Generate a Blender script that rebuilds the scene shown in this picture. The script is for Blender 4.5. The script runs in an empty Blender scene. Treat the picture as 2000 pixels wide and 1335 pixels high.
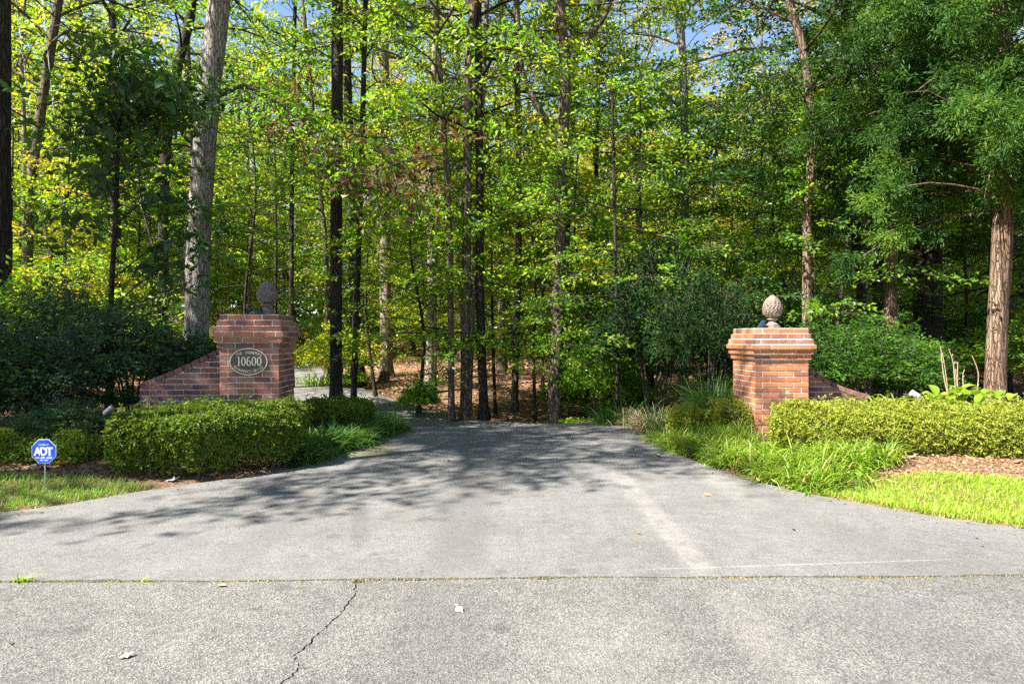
import bpy, bmesh, math, random
import numpy as np
from mathutils import Vector, Matrix, Euler

S = bpy.context.scene
COL = S.collection
R = math.radians
# ------------------------------------------------------------------ camera, sky, sun, exposure
F, CX, HY, CAMZ = 1300.0, 1000.0, 660.0, 1.35        # focal length in photo pixels, image centre, horizon row, eye height
cam_d = bpy.data.cameras.new('camera'); cam = bpy.data.objects.new('camera', cam_d); COL.objects.link(cam)
cam_d.sensor_width = 36.0; cam_d.lens = 36.0 * F / 2000.0
cam_d.clip_start = 0.05; cam_d.clip_end = 2000
cam.location = (0, 0, CAMZ); cam.rotation_euler = (R(90 - 0.33), 0, 0)
S.camera = cam
SUN_EL, SUN_AZ = 49.0, 58.0                            # az: turned from straight behind the camera towards the left
sx, sy, sz = -math.sin(R(SUN_AZ)) * math.cos(R(SUN_EL)), -math.cos(R(SUN_AZ)) * math.cos(R(SUN_EL)), math.sin(R(SUN_EL))
w = bpy.data.worlds.new('World'); S.world = w; w.use_nodes = True
wn = w.node_tree.nodes; wl = w.node_tree.links
sky = wn.new('ShaderNodeTexSky'); sky.sky_type = 'NISHITA'; sky.sun_disc = False
sky.sun_elevation = R(SUN_EL); sky.sun_rotation = math.atan2(sx, sy)
sky.air_density = 1.0; sky.dust_density = 0.4; sky.ozone_density = 1.6
bg = wn['Background']; bg.inputs['Strength'].default_value = 0.062
wl.new(sky.outputs[0], bg.inputs[0])
sd = bpy.data.lights.new('sun', 'SUN'); sd.energy = 5.0; sd.angle = R(0.53); sd.color = (1.0, 0.95, 0.87)
sun = bpy.data.objects.new('sun', sd); COL.objects.link(sun)
sun.rotation_euler = Vector((sx, sy, sz)).to_track_quat('Z', 'Y').to_euler(); sun.location = (-20, -10, 30)
S.view_settings.view_transform = 'Standard'; S.view_settings.look = 'None'
S.view_settings.exposure = 2.2; S.view_settings.gamma = 1.0
S.view_settings.use_curve_mapping = False
S.cycles.use_denoising = False
S.cycles.max_bounces = 8; S.cycles.diffuse_bounces = 4; S.cycles.glossy_bounces = 2; S.cycles.transmission_bounces = 4
S.cycles.sample_clamp_indirect = 6.0

# ------------------------------------------------------------------ helpers
def smooth(a, b, x):
    t = np.clip((np.asarray(x, float) - a) / (b - a), 0, 1); return t * t * (3 - 2 * t)
def P(px, py, D):                                      # the point D metres ahead seen at a photo pixel
    return np.array([(px - CX) / F * D, D, CAMZ - (py - HY) / F * D])
def unit(v):
    v = np.asarray(v, float); n = np.linalg.norm(v, axis=-1, keepdims=True); return v / np.maximum(n, 1e-9)

def tag(o, label=None, cat=None, group=None, kind=None):
    if label: o['label'] = label
    if cat: o['category'] = cat
    if group: o['group'] = group
    if kind: o['kind'] = kind
    return o
def empty(name, loc=(0, 0, 0), rz=0.0):
    o = bpy.data.objects.new(name, None); COL.objects.link(o); o.location = loc; o.rotation_euler = (0, 0, rz)
    o.empty_display_size = 0.2; return o
def link(name, me, parent=None, loc=None, rot=None, scale=None):
    o = bpy.data.objects.new(name, me); COL.objects.link(o)
    if parent is not None: o.parent = parent
    if loc is not None: o.location = loc
    if rot is not None: o.rotation_euler = rot
    if scale is not None: o.scale = scale
    return o
def make_mesh(name, V, faces, mats, midx=None, tint=None, smooth_shade=False):
    """faces: list of (n,k) int arrays (k = 3 or 4)"""
    V = np.asarray(V, np.float32).reshape(-1, 3)
    faces = [np.asarray(f, np.int32) for f in faces if len(f)]
    me = bpy.data.meshes.new(name)
    me.vertices.add(len(V)); me.vertices.foreach_set('co', V.ravel())
    loops = np.concatenate([f.ravel() for f in faces])
    tot = np.concatenate([np.full(len(f), f.shape[1], np.int32) for f in faces])
    start = np.concatenate([[0], np.cumsum(tot)[:-1]]).astype(np.int32)
    me.loops.add(len(loops)); me.loops.foreach_set('vertex_index', loops)
    me.polygons.add(len(tot)); me.polygons.foreach_set('loop_start', start); me.polygons.foreach_set('loop_total', tot)
    for m in (mats if isinstance(mats, (list, tuple)) else [mats]): me.materials.append(m)
    if midx is not None: me.polygons.foreach_set('material_index', np.asarray(midx, np.int32))
    me.polygons.foreach_set('use_smooth', np.full(len(tot), bool(smooth_shade)))
    if tint is not None:
        a = me.attributes.new('tint', 'FLOAT', 'FACE'); a.data.foreach_set('value', np.asarray(tint, np.float32))
    me.update(calc_edges=True)
    return me

class Acc:                                             # gathers pieces of one mesh
    def __init__(s): s.V = []; s.F = {3: [], 4: []}; s.M = {3: [], 4: []}; s.T = {3: [], 4: []}; s.n = 0
    def add(s, V, F_, mat=0, tint=0.5):
        V = np.asarray(V, float).reshape(-1, 3); F_ = np.asarray(F_, int)
        if len(F_) == 0: return
        k = F_.shape[1]
        s.V.append(V); s.F[k].append(F_ + s.n); s.M[k].append(np.full(len(F_), mat))
        s.T[k].append(np.broadcast_to(np.asarray(tint, float), (len(F_),)).copy()); s.n += len(V)
    def box(s, c, size, rot=None, mat=0):
        h = np.asarray(size, float) / 2
        v = np.array([[i, j, k] for i in (-1, 1) for j in (-1, 1) for k in (-1, 1)], float) * h
        if rot is not None: v = v @ np.array(Euler(rot).to_matrix()).T
        s.add(v + np.asarray(c, float), [[0, 1, 3, 2], [4, 6, 7, 5], [0, 4, 5, 1], [2, 3, 7, 6], [0, 2, 6, 4], [1, 5, 7, 3]], mat)
    def tube(s, pts, rad, n=8, mat=0, cap=True, jit=0.0, rng=None, tint=0.5, lobes=None):
        pts = np.asarray(pts, float); rad = np.broadcast_to(np.asarray(rad, float), (len(pts),))
        d = unit(np.gradient(pts, axis=0))
        ref = np.array([0, 0, 1.0]) if abs(d[0][2]) < 0.9 else np.array([0, 1.0, 0])
        u = unit(np.cross(d, ref)); v = np.cross(d, u)
        a = np.linspace(0, 2 * math.pi, n, endpoint=False)
        rr = rad[:, None] * np.ones(n)
        if lobes is not None: rr = rr * lobes
        if jit and rng is not None: rr = rr * (1 + rng.normal(0, jit, rr.shape))
        ring = pts[:, None] + rr[..., None] * (np.cos(a)[None, :, None] * u[:, None] + np.sin(a)[None, :, None] * v[:, None])
        m = len(pts); i = np.arange(m - 1)[:, None] * n; j = np.arange(n)[None]; j2 = (j + 1) % n
        q = np.stack([i + j, i + j2, i + n + j2, i + n + j], -1).reshape(-1, 4)
        s.add(ring.reshape(-1, 3), q, mat, tint)
        if cap:
            k = (m - 1) * n; vv = np.vstack([ring[-1], pts[-1]])
            s.add(vv, [[x, (x + 1) % n, n] for x in range(n)], mat, tint)
    def lathe(s, prof, n=20, c=(0, 0, 0), mat=0):
        prof = np.asarray(prof, float); a = np.linspace(0, 2 * math.pi, n, endpoint=False)
        ring = np.stack([prof[:, 0:1] * np.cos(a), prof[:, 0:1] * np.sin(a), np.repeat(prof[:, 1:2], n, 1)], -1) + np.asarray(c, float)
        m = len(prof); i = np.arange(m - 1)[:, None] * n; j = np.arange(n)[None]; j2 = (j + 1) % n
        s.add(ring.reshape(-1, 3), np.stack([i + j, i + j2, i + n + j2, i + n + j], -1).reshape(-1, 4), mat)
    def mesh(s, name, mats, smooth_shade=False, xf=None):
        V = np.concatenate(s.V)
        if xf is not None: V = xf(V)
        fs = [np.concatenate(s.F[k]) for k in (3, 4) if s.F[k]]
        mi = np.concatenate([np.concatenate(s.M[k]) for k in (3, 4) if s.M[k]])
        ti = np.concatenate([np.concatenate(s.T[k]) for k in (3, 4) if s.T[k]])
        return make_mesh(name, V, fs, mats, mi, ti, smooth_shade)

# ------------------------------------------------------------------ materials
def new_mat(name):
    m = bpy.data.materials.new(name); m.use_nodes = True
    nt = m.node_tree; return m, nt, nt.nodes['Principled BSDF'], nt.nodes['Material Output']
def N(nt, t, **kw):
    n = nt.nodes.new(t)
    for k, v in kw.items():
        if k in n.inputs: n.inputs[k].default_value = v
        else: setattr(n, k, v)
    return n
def ramp(nt, fac, stops, interp='LINEAR'):
    r = nt.nodes.new('ShaderNodeValToRGB'); r.color_ramp.interpolation = interp
    el = r.color_ramp.elements
    while len(el) < len(stops): el.new(0.5)
    for e, (p, c) in zip(el, stops): e.position = p; e.color = (*c, 1) if len(c) == 3 else c
    if fac is not None: nt.links.new(fac, r.inputs[0])
    return r.outputs[0]
def mth(nt, op, a, b=None, c=None, clamp=False):
    n = nt.nodes.new('ShaderNodeMath'); n.operation = op; n.use_clamp = clamp
    for i, v in enumerate((a, b, c)):
        if v is None: continue
        if hasattr(v, 'is_linked') or hasattr(v, 'links'): nt.links.new(v, n.inputs[i])
        else: n.inputs[i].default_value = v
    return n.outputs[0]
def mix(nt, f, a, b, mode='MIX'):
    n = nt.nodes.new('ShaderNodeMix'); n.data_type = 'RGBA'; n.blend_type = mode
    for i, v in ((0, f), (6, a), (7, b)):
        if hasattr(v, 'links'): nt.links.new(v, n.inputs[i])
        elif i == 0: n.inputs[0].default_value = v
        else: n.inputs[i].default_value = (*v, 1)
    return n.outputs[2]
def noise(nt, vec, scale, detail=4, rough=0.55, dist=0.0):
    n = nt.nodes.new('ShaderNodeTexNoise'); n.inputs['Scale'].default_value = scale; n.inputs['Detail'].default_value = detail
    n.inputs['Roughness'].default_value = rough; n.inputs['Distortion'].default_value = dist
    if vec is not None: nt.links.new(vec, n.inputs['Vector'])
    return n.outputs[0]
def coords(nt, which='Object'):
    return nt.nodes.new('ShaderNodeTexCoord').outputs[which]
def bump(nt, h, strength, dist, bsdf):
    b = nt.nodes.new('ShaderNodeBump'); b.inputs['Strength'].default_value = strength; b.inputs['Distance'].default_value = dist
    nt.links.new(h, b.inputs['Height']); nt.links.new(b.outputs[0], bsdf.inputs['Normal'])
def plain(name, col, rough=0.6, metal=0.0, var=0.0, scale=20, bumpd=0.0):
    m, nt, b, o = new_mat(name); b.inputs['Roughness'].default_value = rough; b.inputs['Metallic'].default_value = metal
    c = coords(nt); n = noise(nt, c, scale, 5)
    lo = tuple(x * (1 - var) for x in col); hi = tuple(min(1, x * (1 + var)) for x in col)
    nt.links.new(ramp(nt, n, [(0.3, lo), (0.7, hi)]), b.inputs['Base Color'])
    if bumpd: bump(nt, n, 0.7, bumpd, b)
    return m
def leaf_mat(name, stops, trans=0.45, rough=0.42, objvar=0.18, tboost=1.5, spec=0.4):
    m, nt, b, o = new_mat(name)
    at = nt.nodes.new('ShaderNodeAttribute'); at.attribute_name = 'tint'
    oi = nt.nodes.new('ShaderNodeObjectInfo')
    t = mth(nt, 'ADD', at.outputs['Fac'], mth(nt, 'MULTIPLY_ADD', oi.outputs['Random'], objvar * 2, -objvar), clamp=True)
    col = ramp(nt, t, stops)
    nt.links.new(col, b.inputs['Base Color']); b.inputs['Roughness'].default_value = rough
    b.inputs['Specular IOR Level'].default_value = spec
    tr = nt.nodes.new('ShaderNodeBsdfTranslucent')
    tc = mix(nt, 1.0, col, (tboost * 1.12, tboost, tboost * 0.5), 'MULTIPLY')
    nt.links.new(tc, tr.inputs['Color'])
    ms = nt.nodes.new('ShaderNodeMixShader'); ms.inputs[0].default_value = trans
    nt.links.new(b.outputs[0], ms.inputs[1]); nt.links.new(tr.outputs[0], ms.inputs[2]); nt.links.new(ms.outputs[0], o.inputs[0])
    return m
L_GREEN = leaf_mat('leaf_green', [(0.0, (0.03, 0.085, 0.010)), (0.4, (0.085, 0.20, 0.012)), (0.75, (0.17, 0.29, 0.016)), (1.0, (0.32, 0.34, 0.02))], trans=0.5, tboost=1.8)
L_YELLOW = leaf_mat('leaf_yellow_green', [(0.0, (0.06, 0.14, 0.010)), (0.35, (0.15, 0.26, 0.014)), (0.7, (0.30, 0.36, 0.02)), (1.0, (0.46, 0.36, 0.03))], trans=0.55, tboost=1.8)
L_GOLD = leaf_mat('leaf_gold', [(0.0, (0.16, 0.22, 0.015)), (0.4, (0.36, 0.34, 0.02)), (0.75, (0.48, 0.32, 0.03)), (1.0, (0.46, 0.20, 0.03))], trans=0.5)
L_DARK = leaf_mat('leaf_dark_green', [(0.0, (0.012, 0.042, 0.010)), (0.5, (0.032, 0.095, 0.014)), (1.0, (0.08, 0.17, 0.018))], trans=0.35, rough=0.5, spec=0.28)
L_SHADE = leaf_mat('leaf_shaded_green', [(0.0, (0.010, 0.026, 0.009)), (0.5, (0.020, 0.052, 0.013)), (1.0, (0.045, 0.10, 0.014))], trans=0.3, rough=0.7, spec=0.08)  # leaf colour darkened to stand in for shade on the right-hand shrubs
L_MID = leaf_mat('leaf_mid_green', [(0.0, (0.02, 0.06, 0.010)), (0.5, (0.045, 0.125, 0.013)), (1.0, (0.10, 0.20, 0.018))], trans=0.4, rough=0.6, spec=0.15)
L_BLUE = leaf_mat('leaf_blue_green', [(0.0, (0.022, 0.042, 0.020)), (0.5, (0.036, 0.082, 0.036)), (1.0, (0.085, 0.165, 0.045))], trans=0.3, rough=0.5, spec=0.3)
L_CEDAR = leaf_mat('leaf_cedar', [(0.0, (0.022, 0.062, 0.012)), (0.5, (0.065, 0.155, 0.02)), (1.0, (0.18, 0.27, 0.03))], trans=0.42, rough=0.55, spec=0.25)
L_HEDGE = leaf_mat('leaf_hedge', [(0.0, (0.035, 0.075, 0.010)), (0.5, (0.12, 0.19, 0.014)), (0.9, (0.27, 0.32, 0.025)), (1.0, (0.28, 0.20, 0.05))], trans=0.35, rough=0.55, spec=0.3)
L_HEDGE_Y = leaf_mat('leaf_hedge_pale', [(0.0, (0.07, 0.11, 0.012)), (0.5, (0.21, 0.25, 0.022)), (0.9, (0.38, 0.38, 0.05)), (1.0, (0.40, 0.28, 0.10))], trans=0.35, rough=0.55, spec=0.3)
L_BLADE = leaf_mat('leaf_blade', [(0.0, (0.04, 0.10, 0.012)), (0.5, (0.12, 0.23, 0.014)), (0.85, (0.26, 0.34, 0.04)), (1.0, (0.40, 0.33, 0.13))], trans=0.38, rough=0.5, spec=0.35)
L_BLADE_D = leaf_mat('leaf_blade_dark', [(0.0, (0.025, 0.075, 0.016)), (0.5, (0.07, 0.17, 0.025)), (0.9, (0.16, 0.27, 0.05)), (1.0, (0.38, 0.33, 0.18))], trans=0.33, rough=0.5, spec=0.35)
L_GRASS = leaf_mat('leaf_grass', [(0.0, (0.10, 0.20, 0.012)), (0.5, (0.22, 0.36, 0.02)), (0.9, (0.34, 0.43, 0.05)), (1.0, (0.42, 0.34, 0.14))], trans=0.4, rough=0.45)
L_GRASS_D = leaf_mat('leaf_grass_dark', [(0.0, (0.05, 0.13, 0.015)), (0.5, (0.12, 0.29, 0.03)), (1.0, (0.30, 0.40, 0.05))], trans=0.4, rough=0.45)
L_BROWN = leaf_mat('leaf_brown', [(0.0, (0.09, 0.05, 0.03)), (0.45, (0.15, 0.075, 0.045)), (0.7, (0.14, 0.15, 0.03)), (1.0, (0.12, 0.17, 0.03))], trans=0.35, rough=0.6)
L_LITTER = leaf_mat('leaf_litter', [(0.0, (0.10, 0.055, 0.03)), (0.4, (0.26, 0.14, 0.075)), (0.75, (0.40, 0.24, 0.13)), (1.0, (0.52, 0.42, 0.30))], trans=0.1, rough=0.75, spec=0.2)
L_HOSTA = leaf_mat('leaf_hosta', [(0.0, (0.09, 0.18, 0.016)), (0.5, (0.16, 0.27, 0.022)), (1.0, (0.28, 0.34, 0.045))], trans=0.4, rough=0.4)

def bark_mat(name, c1, c2, c3, sc=14, stretch=0.16, bd=0.02):
    m, nt, b, o = new_mat(name); b.inputs['Roughness'].default_value = 0.9; b.inputs['Specular IOR Level'].default_value = 0.2
    mp = N(nt, 'ShaderNodeMapping'); mp.inputs['Scale'].default_value = (1, 1, stretch); nt.links.new(coords(nt), mp.inputs[0])
    n1 = noise(nt, mp.outputs[0], sc, 8, 0.65, 0.5); n2 = noise(nt, coords(nt), 2.3, 4)
    c = ramp(nt, n1, [(0.32, c1), (0.52, c2), (0.72, c3)])
    c = mix(nt, mth(nt, 'MULTIPLY', n2, 0.6), c, c1, 'MIX')
    vo = nt.nodes.new('ShaderNodeTexVoronoi'); vo.feature = 'DISTANCE_TO_EDGE'; vo.inputs['Scale'].default_value = sc * 1.1
    mp2 = N(nt, 'ShaderNodeMapping'); mp2.inputs['Scale'].default_value = (1, 1, stretch * 1.3); nt.links.new(coords(nt), mp2.inputs[0])
    ad = nt.nodes.new('ShaderNodeVectorMath'); ad.operation = 'MULTIPLY_ADD'; ad.inputs[1].default_value = (0.06, 0.06, 0.02)
    nz = nt.nodes.new('ShaderNodeTexNoise'); nz.inputs['Scale'].default_value = 9; nz.inputs['Detail'].default_value = 4; nt.links.new(coords(nt), nz.inputs['Vector'])
    nt.links.new(nz.outputs['Color'], ad.inputs[0]); nt.links.new(mp2.outputs[0], ad.inputs[2]); nt.links.new(ad.outputs[0], vo.inputs['Vector'])
    fis = ramp(nt, vo.outputs['Distance'], [(0.0, (0, 0, 0)), (0.12, (1, 1, 1))])
    c = mix(nt, mth(nt, 'MULTIPLY', mth(nt, 'SUBTRACT', 1.0, fis), 0.75), c, tuple(x * 0.35 for x in c1))
    n1 = mth(nt, 'ADD', n1, mth(nt, 'MULTIPLY', fis, 0.8))
    nt.links.new(c, b.inputs['Base Color']); bump(nt, n1, 1.0, bd, b); return m
B_GREY = bark_mat('bark_grey', (0.14, 0.12, 0.105), (0.38, 0.345, 0.31), (0.56, 0.52, 0.47), 22, 0.14)
B_DARK = bark_mat('bark_dark', (0.018, 0.014, 0.011), (0.05, 0.04, 0.032), (0.12, 0.10, 0.085), 20)
B_BROWN = bark_mat('bark_brown', (0.06, 0.042, 0.03), (0.15, 0.115, 0.085), (0.26, 0.21, 0.165), 18)
B_CEDAR = bark_mat('bark_cedar', (0.08, 0.05, 0.032), (0.25, 0.17, 0.115), (0.40, 0.30, 0.21), 24, 0.07, 0.03)
B_PALE = bark_mat('bark_pale', (0.13, 0.10, 0.075), (0.29, 0.24, 0.185), (0.42, 0.36, 0.29), 18)
B_TWIG = plain('twig_bark', (0.06, 0.045, 0.035), 0.9, 0, 0.4)
B_STALK = plain('dry_stalk_bark', (0.36, 0.25, 0.17), 0.8, 0, 0.25)

def brick_mat(name, stops):
    m, nt, b, o = new_mat(name); b.inputs['Roughness'].default_value = 0.85; b.inputs['Specular IOR Level'].default_value = 0.25
    oi = nt.nodes.new('ShaderNodeObjectInfo'); g = nt.nodes.new('ShaderNodeNewGeometry')
    n1 = noise(nt, g.outputs['Position'], 22, 6, 0.65); n2 = noise(nt, g.outputs['Position'], 90, 4); n3 = noise(nt, g.outputs['Position'], 3.2, 4, 0.6)
    n4 = noise(nt, g.outputs['Position'], 9, 5, 0.6)
    t = mth(nt, 'ADD', oi.outputs['Random'], mth(nt, 'MULTIPLY_ADD', n1, 0.5, -0.25), clamp=True)
    c = ramp(nt, t, stops)
    c = mix(nt, mth(nt, 'MULTIPLY', ramp(nt, n2, [(0.35, (0, 0, 0)), (0.75, (1, 1, 1))]), 0.30), c, (0.10, 0.07, 0.065))
    eff = mth(nt, 'MULTIPLY', ramp(nt, n3, [(0.50, (0, 0, 0)), (0.72, (1, 1, 1))]), ramp(nt, n4, [(0.46, (0, 0, 0)), (0.66, (1, 1, 1))]))
    c = mix(nt, mth(nt, 'MULTIPLY', eff, 0.45), c, (0.50, 0.42, 0.37))
    nt.links.new(c, b.inputs['Base Color'])
    bump(nt, mth(nt, 'ADD', n1, mth(nt, 'MULTIPLY', n2, 0.5)), 0.8, 0.006, b); return m
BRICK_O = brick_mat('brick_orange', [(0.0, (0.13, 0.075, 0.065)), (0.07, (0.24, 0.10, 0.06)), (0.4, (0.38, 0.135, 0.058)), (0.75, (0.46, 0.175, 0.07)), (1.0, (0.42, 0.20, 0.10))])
BRICK_R = brick_mat('brick_red_shaded', [(0.0, (0.10, 0.06, 0.06)), (0.2, (0.17, 0.072, 0.054)), (0.5, (0.29, 0.105, 0.062)), (0.8, (0.36, 0.135, 0.070)), (1.0, (0.32, 0.16, 0.105))])  # red brick with the left pillar's shade put into darker stops
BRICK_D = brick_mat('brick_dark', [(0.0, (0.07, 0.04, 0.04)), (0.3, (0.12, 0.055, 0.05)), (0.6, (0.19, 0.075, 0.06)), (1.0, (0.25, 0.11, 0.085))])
MORTAR = plain('mortar', (0.55, 0.51, 0.45), 0.95, 0, 0.25, 40, 0.004)
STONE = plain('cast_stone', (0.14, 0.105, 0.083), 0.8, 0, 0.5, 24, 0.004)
STONE_SHADED = plain('cast_stone_shaded', (0.105, 0.083, 0.068), 0.7, 0, 0.5, 24, 0.004)  # the finial stone again, darkened to carry the left pillar's shade
BRONZE = plain('bronze_plate', (0.060, 0.050, 0.040), 0.45, 0.25, 0.35, 40, 0.001)
BRASS = plain('brass_letter', (0.62, 0.53, 0.36), 0.4, 0.2, 0.15, 30)
BLUE = plain('sign_blue', (0.012, 0.075, 0.55), 0.35, 0, 0.06, 8)
WHITE = plain('sign_white', (0.78, 0.80, 0.80), 0.4, 0, 0.05, 8)
POLE = plain('sign_pole_metal', (0.50, 0.48, 0.42), 0.4, 0.4, 0.2, 30)
BLACK = plain('black_plastic', (0.02, 0.022, 0.028), 0.4, 0, 0.3)
PANEL = plain('solar_panel', (0.02, 0.035, 0.09), 0.12, 0, 0.2)
GREYM = plain('grey_metal', (0.10, 0.115, 0.125), 0.5, 0.3, 0.25, 40)
PALEM = plain('pale_metal', (0.40, 0.36, 0.34), 0.5, 0.1, 0.15, 40)
WIRE = plain('wire_steel', (0.35, 0.36, 0.34), 0.5, 0.5, 0.1)
ROOFM = plain('roof_shingle', (0.24, 0.17, 0.14), 0.9, 0, 0.4, 30, 0.01)

def band(nt, xy, x0, x1, y0, y1, halfw, soft):
    """mask of a soft straight streak on the ground from (x0,y0) to (x1,y1)"""
    sep = nt.nodes.new('ShaderNodeSeparateXYZ'); nt.links.new(xy, sep.inputs[0])
    dx, dy = x1 - x0, y1 - y0; L = math.hypot(dx, dy); ux, uy = dx / L, dy / L
    X = mth(nt, 'SUBTRACT', sep.outputs[0], x0); Y = mth(nt, 'SUBTRACT', sep.outputs[1], y0)
    d = mth(nt, 'ABSOLUTE', mth(nt, 'SUBTRACT', mth(nt, 'MULTIPLY', X, uy), mth(nt, 'MULTIPLY', Y, ux)))
    t = mth(nt, 'ADD', mth(nt, 'MULTIPLY', X, ux), mth(nt, 'MULTIPLY', Y, uy))
    def ss(v, a, b):
        n = nt.nodes.new('ShaderNodeMapRange'); n.interpolation_type = 'SMOOTHSTEP'; nt.links.new(v, n.inputs[0])
        n.inputs[1].default_value = a; n.inputs[2].default_value = b; return n.outputs[0]
    across = mth(nt, 'SUBTRACT', 1.0, ss(d, halfw, halfw + soft))
    e = min(0.5, L * 0.2)
    return mth(nt, 'MULTIPLY', across, mth(nt, 'MULTIPLY', ss(t, 0, e), mth(nt, 'SUBTRACT', 1.0, ss(t, L - e, L))))
def asphalt(name, lo, hi, agg, bd, streaks):
    m, nt, b, o = new_mat(name); b.inputs['Roughness'].default_value = 0.9; b.inputs['Specular IOR Level'].default_value = 0.3
    c = coords(nt); big = noise(nt, c, 0.9, 5, 0.6); mid = noise(nt, c, 7, 5, 0.6); fine = noise(nt, c, agg, 5, 0.75)
    vo = nt.nodes.new('ShaderNodeTexVoronoi'); vo.inputs['Scale'].default_value = agg * 0.8; nt.links.new(c, vo.inputs['Vector'])
    stone = ramp(nt, vo.outputs['Color'], [(0.15, lo), (0.55, hi), (0.9, tuple(x * 1.5 for x in hi))])
    col = mix(nt, 0.8, stone, ramp(nt, fine, [(0.33, (0.30, 0.29, 0.28)), (0.5, (0.95, 0.94, 0.92)), (0.72, (1.5, 1.48, 1.42))]), 'MULTIPLY')
    col = mix(nt, 0.8, col, ramp(nt, big, [(0.3, (0.78, 0.77, 0.76)), (0.7, (1.16, 1.15, 1.13))]), 'MULTIPLY')
    col = mix(nt, 0.6, col, ramp(nt, mid, [(0.3, (0.74, 0.73, 0.72)), (0.7, (1.16, 1.16, 1.15))]), 'MULTIPLY')
    for sc_, rad_, k_ in ((2.6, 0.16, 0.42), (1.1, 0.13, 0.25), (5.5, 0.14, 0.35)):
        v2 = nt.nodes.new('ShaderNodeTexVoronoi'); v2.voronoi_dimensions = '2D'; v2.inputs['Scale'].default_value = sc_
        wv = nt.nodes.new('ShaderNodeVectorMath'); wv.operation = 'MULTIPLY_ADD'; nt.links.new(mix(nt, 0.5, (0, 0, 0), (1, 1, 1)), wv.inputs[1])
        nz = nt.nodes.new('ShaderNodeTexNoise'); nz.inputs['Scale'].default_value = 14; nt.links.new(c, nz.inputs['Vector'])
        wv.inputs[1].default_value = (0.10, 0.10, 0); nt.links.remove(wv.inputs[1].links[0]); nt.links.new(nz.outputs['Color'], wv.inputs[0]); nt.links.new(c, wv.inputs[2]); nt.links.new(wv.outputs[0], v2.inputs['Vector'])
        sp3 = nt.nodes.new('ShaderNodeSeparateColor'); nt.links.new(v2.outputs['Color'], sp3.inputs[0])
        r_ = mth(nt, 'MULTIPLY', mth(nt, 'MAXIMUM', mth(nt, 'SUBTRACT', sp3.outputs[0], 0.55), 0.0), rad_ / 0.45)
        mk = mth(nt, 'MULTIPLY', mth(nt, 'SUBTRACT', r_, v2.outputs['Distance']), 22.0, clamp=True)
        col = mix(nt, mth(nt, 'MULTIPLY', mk, k_), col, (0.055, 0.05, 0.045))
    for (x0, y0, x1, y1, hw, sf, colr, k) in streaks:
        mk = mth(nt, 'MULTIPLY', band(nt, c, x0, x1, y0, y1, hw, sf), mth(nt, 'MULTIPLY_ADD', mid, 1.6, -0.25, clamp=True))
        col = mix(nt, mth(nt, 'MULTIPLY', mk, k), col, colr)
    nt.links.new(col, b.inputs['Base Color'])
    bump(nt, mth(nt, 'ADD', fine, mth(nt, 'MULTIPLY', vo.outputs['Distance'], 0.7)), 0.9, bd, b); return m
PALE, DRK = (0.30, 0.275, 0.245), (0.075, 0.073, 0.071)
A_DRIVE = asphalt('asphalt_drive', (0.097, 0.095, 0.093), (0.148, 0.145, 0.141), 230, 0.004, [
    (1.12, 3.6, 1.05, 7.0, 0.04, 0.09, PALE, 0.40), (2.0, 5.0, 1.9, 7.8, 0.05, 0.2, PALE, 0.35),
    (-0.33, 3.6, -0.46, 9.0, 0.10, 0.16, DRK, 0.75), (-1.75, 3.6, -1.35, 9.0, 0.05, 0.22, DRK, 0.5), (2.3, 3.6, 2.0, 6.5, 0.1, 0.35, DRK, 0.25),
    (0.55, 3.86, 2.9, 4.08, 0.004, 0.009, (0.45, 0.43, 0.40), 0.28), (-1.75, 7.4, -1.55, 8.6, 0.05, 0.22, (0.24, 0.21, 0.04), 0.55),
    (-4.6, 4.85, -2.2, 6.95, 0.02, 0.3, DRK, 0.35), (4.4, 4.4, 2.1, 6.9, 0.03, 0.35, DRK, 0.35)])
A_STREET = asphalt('asphalt_street', (0.089, 0.086, 0.081), (0.164, 0.159, 0.151), 150, 0.010, [
    (1.14, 1.0, 1.12, 3.75, 0.05, 0.12, PALE, 0.28), (-0.36, 1.0, -0.33, 3.75, 0.1, 0.2, DRK, 0.4), (2.3, 2.0, 1.6, 3.7, 0.1, 0.3, DRK, 0.3), (0.3, 1, 0.4, 3.4, 0.1, 0.4, (0.30, 0.28, 0.25), 0.25)])
DIRTGAP = plain('joint_soil', (0.045, 0.032, 0.02), 1.0, 0, 0.5, 40, 0.004)

def ground_mat():
    m, nt, b, o = new_mat('forest_soil'); b.inputs['Roughness'].default_value = 1.0; b.inputs['Specular IOR Level'].default_value = 0.1
    c = coords(nt); n1 = noise(nt, c, 1.3, 6, 0.6); n2 = noise(nt, c, 26, 6, 0.7); n3 = noise(nt, c, 95, 3, 0.6)
    col = ramp(nt, n2, [(0.3, (0.07, 0.042, 0.025)), (0.5, (0.20, 0.118, 0.07)), (0.68, (0.34, 0.22, 0.14))])
    col = mix(nt, mth(nt, 'MULTIPLY', ramp(nt, n1, [(0.4, (0, 0, 0)), (0.65, (1, 1, 1))]), 0.5), col, (0.13, 0.075, 0.04))
    col = mix(nt, mth(nt, 'MULTIPLY', ramp(nt, n3, [(0.55, (0, 0, 0)), (0.7, (1, 1, 1))]), 0.35), col, (0.45, 0.33, 0.22))
    nt.links.new(col, b.inputs['Base Color']); bump(nt, mth(nt, 'ADD', n2, mth(nt, 'MULTIPLY', n3, 0.4)), 1.0, 0.03, b); return m
SOIL = ground_mat()

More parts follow.
